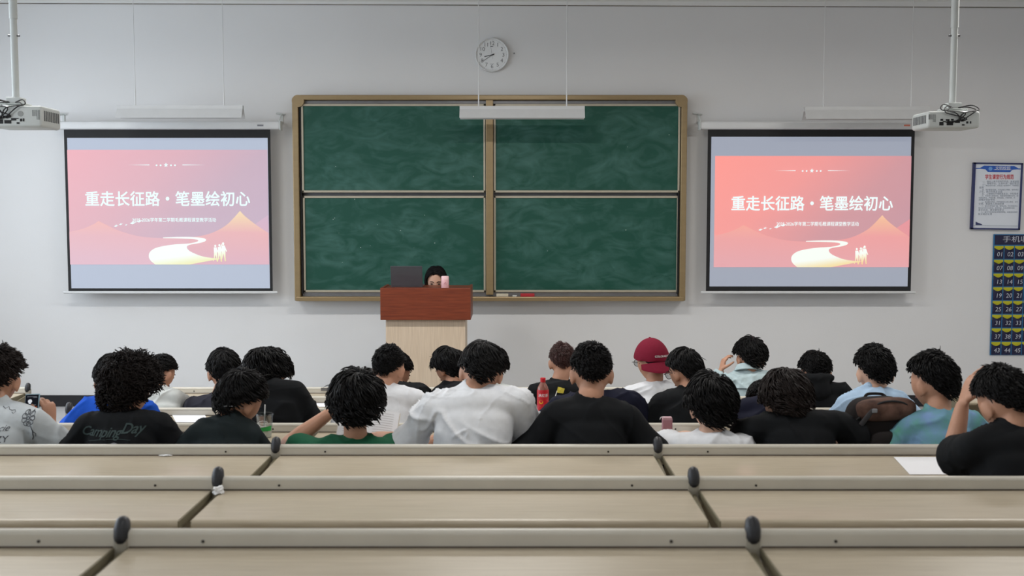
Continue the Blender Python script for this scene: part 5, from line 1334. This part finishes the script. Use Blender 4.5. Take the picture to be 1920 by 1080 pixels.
wrap(flat([[(-0.036, -0.01), (0.0, -0.014), (0.03, 0.012), (0.036, 0.004), (0.02, -0.03), (-0.036, -0.03)]]), 'label_ice', mat('label pale blue', (140, 176, 214), 0.5), 0.0, ht * 0.30)
b = MB()
for k in (-1, 1): b.tube([Mq @ Vector((r * q_ * math.sin(k * 0.35), -r * q_ * math.cos(k * 0.35), ht * z_)) for q_, z_ in ((1.0, 0.705), (0.88, 0.775), (0.56, 0.86))], 0.0016, 6, 3)
b.build('bottle_highlight', M_paper, bt) if False else None

# pink carton with a small folded lid
Yq = Y4 - 0.34; c = P(1251, 782, Yq); zb_ = dz(3); ht = c.z - zb_; w = 9.2 * Yq / 2000
pk = thing('pink_carton', (c.x, Yq, zb_), 'narrow pink drink carton standing before the wavy-haired person', 'carton')
b = MB(); b.box((c.x - w, Yq - 0.02, zb_), (c.x + w, Yq + 0.02, zb_ + ht * 0.93), 0.003); b.build('carton_body', mat('dusty pink', (176, 128, 140), 0.5, var=0.06), pk)
b = MB(); b.prism([(c.x - w, zb_ + ht * 0.92), (c.x + w, zb_ + ht * 0.92), (c.x + w * 0.9, zb_ + ht), (c.x - w * 0.9, zb_ + ht)], Yq - 0.018, Yq + 0.018); b.build('carton_top', mat('pale pink', (206, 168, 176), 0.5), pk)
b = MB(); b.tube([(c.x - w * 0.5, Yq, zb_ + ht), (c.x - w * 1.3, Yq - 0.004, zb_ + ht * 1.0), (c.x - w * 1.5, Yq - 0.006, zb_ + ht * 0.93)], 0.002, 6, 3); b.build('carton_straw', M_paper, pk)

# open book of the person in green
Yk = Y4 - 0.25
bk_ = thing('open_book', P(688, 815, Yk), 'open white book propped up before the green T-shirt', 'book')
Cb = P(690, 797, Yk + 0.02)
Rb = Matrix.Translation(Cb) @ Matrix.Rotation(math.radians(6), 4, 'Y') @ Matrix.Rotation(math.radians(-38), 4, 'X')
hb = 0.085
def page(sg):
    v = []; nx = 12
    for face in (0, 1):
        for k in range(nx + 1):
            t = k / nx; x = sg * t * 0.145; y = -0.010 * math.sin(t * PI) * (1 - 0.4 * t) + (0.012 if face else 0) * 1.0
            for z in (-hb, hb): v.append(Rb @ Vector((x, y, z)))
    m_ = (nx + 1) * 2; f = []
    for k in range(nx):
        a = 2 * k
        f += [(a, a + 1, a + 3, a + 2), (m_ + a, m_ + a + 2, m_ + a + 3, m_ + a + 1), (a, a + 2, m_ + a + 2, m_ + a), (a + 1, m_ + a + 1, m_ + a + 3, a + 3)]
    f += [(0, m_, m_ + 1, 1), (2 * nx, 2 * nx + 1, m_ + 2 * nx + 1, m_ + 2 * nx)]
    b = MB(); b.add(v, f); pg = b.build('pages', M_paper, bk_, True, angle=40)
    l = MB()
    for i in range(11):
        z = hb * (0.78 - 0.15 * i); pts = []
        for k in range(2, 11):
            t = k / nx; pts.append(Rb @ Vector((sg * t * 0.145, -0.010 * math.sin(t * PI) * (1 - 0.4 * t) - 0.0004, z)))
        vv = []; 
        for p_ in pts: vv += [p_, p_ + Rb.to_3x3() @ Vector((0, 0, 0.003))]
        l.add(vv, [(2 * j, 2 * j + 2, 2 * j + 3, 2 * j + 1) for j in range(len(pts) - 1)])
    l.build('printed_lines', mat('page print', (196, 196, 198), 0.8), pg)
page(1); page(-1)
b = MB(); b.box((-0.15, 0.013, -hb - 0.003), (0.15, 0.016, hb + 0.003), 0.001, 1, Rb); b.build('book_cover', mat('book cover', (206, 200, 190), 0.6), bk_)

def sheet_(name, label, cat, pts, i, group=None, m=None, lift=0.0012):
    """paper lying on desk i: corner pixels are taken to the desk surface"""
    z = dz(i) + lift; v = []
    for px_, py_ in pts:
        u = (px_ - 960) / F; w_ = (540 - py_) / F
        d = Vector((u, math.cos(TP) + w_ * math.sin(TP), -math.sin(TP) + w_ * math.cos(TP))); t = (z - CZ) / d.z
        v.append(Vector((d.x * t, d.y * t, z)))
    n = len(v); b = MB(); b.add([p_ for p_ in v] + [p_ + Vector((0, 0, 0.0012)) for p_ in v], [tuple(range(n)), tuple(range(n, 2 * n))] + [(k, (k + 1) % n, (k + 1) % n + n, k + n) for k in range(n)])
    return tag(b.build(name, m or M_paper), label, cat, group), v
sheet_('paper_sheet', 'white paper sheet on the desk beside the raised elbow at the right edge', 'paper', [(1676, 857.5), (1790, 857.5), (1830, 890), (1706, 890)], 2)
o, v = sheet_('paper_sheet', 'white paper sheet under the pink carton', 'paper', [(1222, 809), (1300, 809), (1292, 826), (1212, 826)], 3)
sheet_('paper_slip', 'small reddish paper slip on the white sheet beside the pink carton', 'paper', [(1224, 813), (1231, 812), (1234, 818), (1226, 819)], 3, None, mat('pink paper', (226, 150, 146), 0.8), 0.003)
sheet_('paper_sheet', 'white paper sheet beside the curly-haired person', 'paper', [(322, 777), (384, 777), (390, 792), (330, 792)], 4)
o, v = sheet_('paper_sheet', 'white paper sheet with a pink heading in front of the longish black hair', 'paper', [(590, 756), (622, 756), (640, 762), (598, 763)], 5)

def crumple(name, label, px_, py_, Y, z, sx, sy, sz, seed):
    b = MB(); c = P(px_, py_, Y); r_ = random.Random(seed)
    bm = bmesh.new(); bmesh.ops.create_icosphere(bm, subdivisions=4, radius=1)
    for v_ in bm.verts:
        p_ = v_.co; k = 0.72 + 0.5 * noise.noise(p_ * 1.6 + Vector((seed, 0, 0))) + 0.28 * abs(noise.noise(p_ * 4.0 + Vector((0, seed, 0))))
        q_ = p_ * k; v_.co = Vector((c.x + q_.x * sx, Y + q_.y * sy, max(z, z + sz * 0.8 + q_.z * sz)))
    bm.verts.index_update(); b.add([v_.co[:] for v_ in bm.verts], [[x.index for x in f_.verts] for f_ in bm.faces]); bm.free()
    return tag(b.build(name, M_tissue), label, 'tissue')
M_tissue = mat('tissue', (228, 228, 228), 0.9, var=0.02)
t1 = crumple('crumpled_tissue', 'crumpled white tissue stuck by the black-capped post', 409, 924, YBr - 0.055, dz(1) - 0.004, 0.026, 0.03, 0.016, 3)
t2 = crumple('crumpled_tissue', 'flat scrap of white tissue along the rail on the left', 310, 853, YA - 0.03, dz(2), 0.030, 0.010, 0.004, 8)

# backpack on the bench next to the tie-dye T-shirt
Yq = YA + 0.37
cL, cR = P(1586, 800, Yq).x, P(1708, 800, Yq).x; zt_ = P(1660, 744, Yq).z; zb_ = floor_z(YA) + 0.43
bp_ = thing('backpack', ((cL + cR) / 2, Yq, zb_), 'dark backpack with a brown top panel standing on the bench', 'backpack')
M_bp = cloth('dark canvas', (36, 32, 32), var=0.2, scale=10, bump=0.25); M_bt = cloth('brown top panel', (72, 52, 46), var=0.2, scale=16, rgb2=(116, 88, 76)); M_bs = cloth('grey webbing', (74, 72, 74))
xm_ = (cL + cR) / 2; hwid = (cR - cL) / 2
def bag(mb, c, ax, p=3.2, tilt=0.0, nu=32, nv=20):
    v = []; f = []
    for j in range(nv + 1):
        th = -PI / 2 + PI * (0.01 + 0.98 * j / nv)
        for k in range(nu):
            ph = 2 * PI * k / nu
            sg = lambda x, e: math.copysign(abs(x) ** (2 / e), x)
            q = Vector((ax[0] * sg(math.cos(th), p) * sg(math.cos(ph), p), ax[1] * sg(math.cos(th), p) * sg(math.sin(ph), p), ax[2] * sg(math.sin(th), p)))
            v.append(Matrix.Rotation(tilt, 3, 'Y') @ q + Vector(c))
    for j in range(nv):
        for k in range(nu): f.append((j * nu + k, j * nu + (k + 1) % nu, (j + 1) * nu + (k + 1) % nu, (j + 1) * nu + k))
    f.append(tuple(reversed(range(nu)))); f.append(tuple(range(nv * nu, (nv + 1) * nu)))
    mb.add(v, f)
zc_ = (zt_ + zb_) / 2; hz = (zt_ - zb_) / 2
b = MB(); bag(b, (xm_, Yq, zc_), (hwid * 0.98, 0.085, hz), 4, -0.06); bo = b.build('bag_body', M_bp, bp_, True, angle=180)
b = MB(); bag(b, (xm_ + 0.012, Yq - 0.055, zt_ - 0.048), (hwid * 0.90, 0.056, 0.052), 3, -0.06); b.build('top_panel', M_bt, bp_, True, angle=180)
b = MB(); bag(b, (xm_ + 0.02, Yq - 0.09, zc_ - 0.04), (hwid * 0.72, 0.045, hz * 0.62), 3.4, -0.04); b.build('front_pocket', M_bp, bp_, True, angle=180)
b = MB(); b.tube([(xm_ - hwid * 0.86, Yq - 0.07, zt_ - 0.10), (xm_ - hwid * 0.2, Yq - 0.102, zt_ - 0.012), (xm_ + hwid * 0.5, Yq - 0.102, zt_ - 0.010), (xm_ + hwid * 0.88, Yq - 0.09, zt_ - 0.07)], 0.005, 8, 6); b.build('zip_line', M_black, bp_)
b = MB(); b.tube([(xm_ - hwid * 0.42, Yq - 0.105, zt_ - 0.045), (xm_ - hwid * 0.62, Yq - 0.10, zt_ - 0.085), (xm_ - hwid * 0.85, Yq - 0.092, zt_ - 0.14)], [(0.005, 0.012)] * 3, 10, 5, up=(0, 1, 0)); b.build('compression_strap', M_bs, bp_)
b = MB(); b.box((xm_ - hwid * 0.46, Yq - 0.118, zt_ - 0.055), (xm_ - hwid * 0.30, Yq - 0.108, zt_ - 0.035), 0.004); b.build('buckle', mat('grey buckle', (130, 132, 136), 0.4), bp_)
b = MB(); b.tube([(xm_ - 0.05, Yq + 0.05, zt_ - 0.01), (xm_ - 0.03, Yq + 0.06, zt_ + 0.003), (xm_ + 0.03, Yq + 0.06, zt_ + 0.003), (xm_ + 0.05, Yq + 0.05, zt_ - 0.01)], 0.007, 8, 6); b.build('grab_handle', M_bp, bp_)
for sg in (-1, 1):
    b = MB(); b.tube([(xm_ + sg * 0.07, Yq + 0.08, zt_ - 0.04), (xm_ + sg * 0.10, Yq + 0.12, zc_), (xm_ + sg * 0.11, Yq + 0.09, zb_ + 0.06)], [(0.006, 0.03)] * 3, 10, 5, up=(0, 1, 0)); b.build('shoulder_strap', M_bp, bp_)

# the unused first desk is already placed as the left unit of the nearest row
bpy.context.view_layer.update()
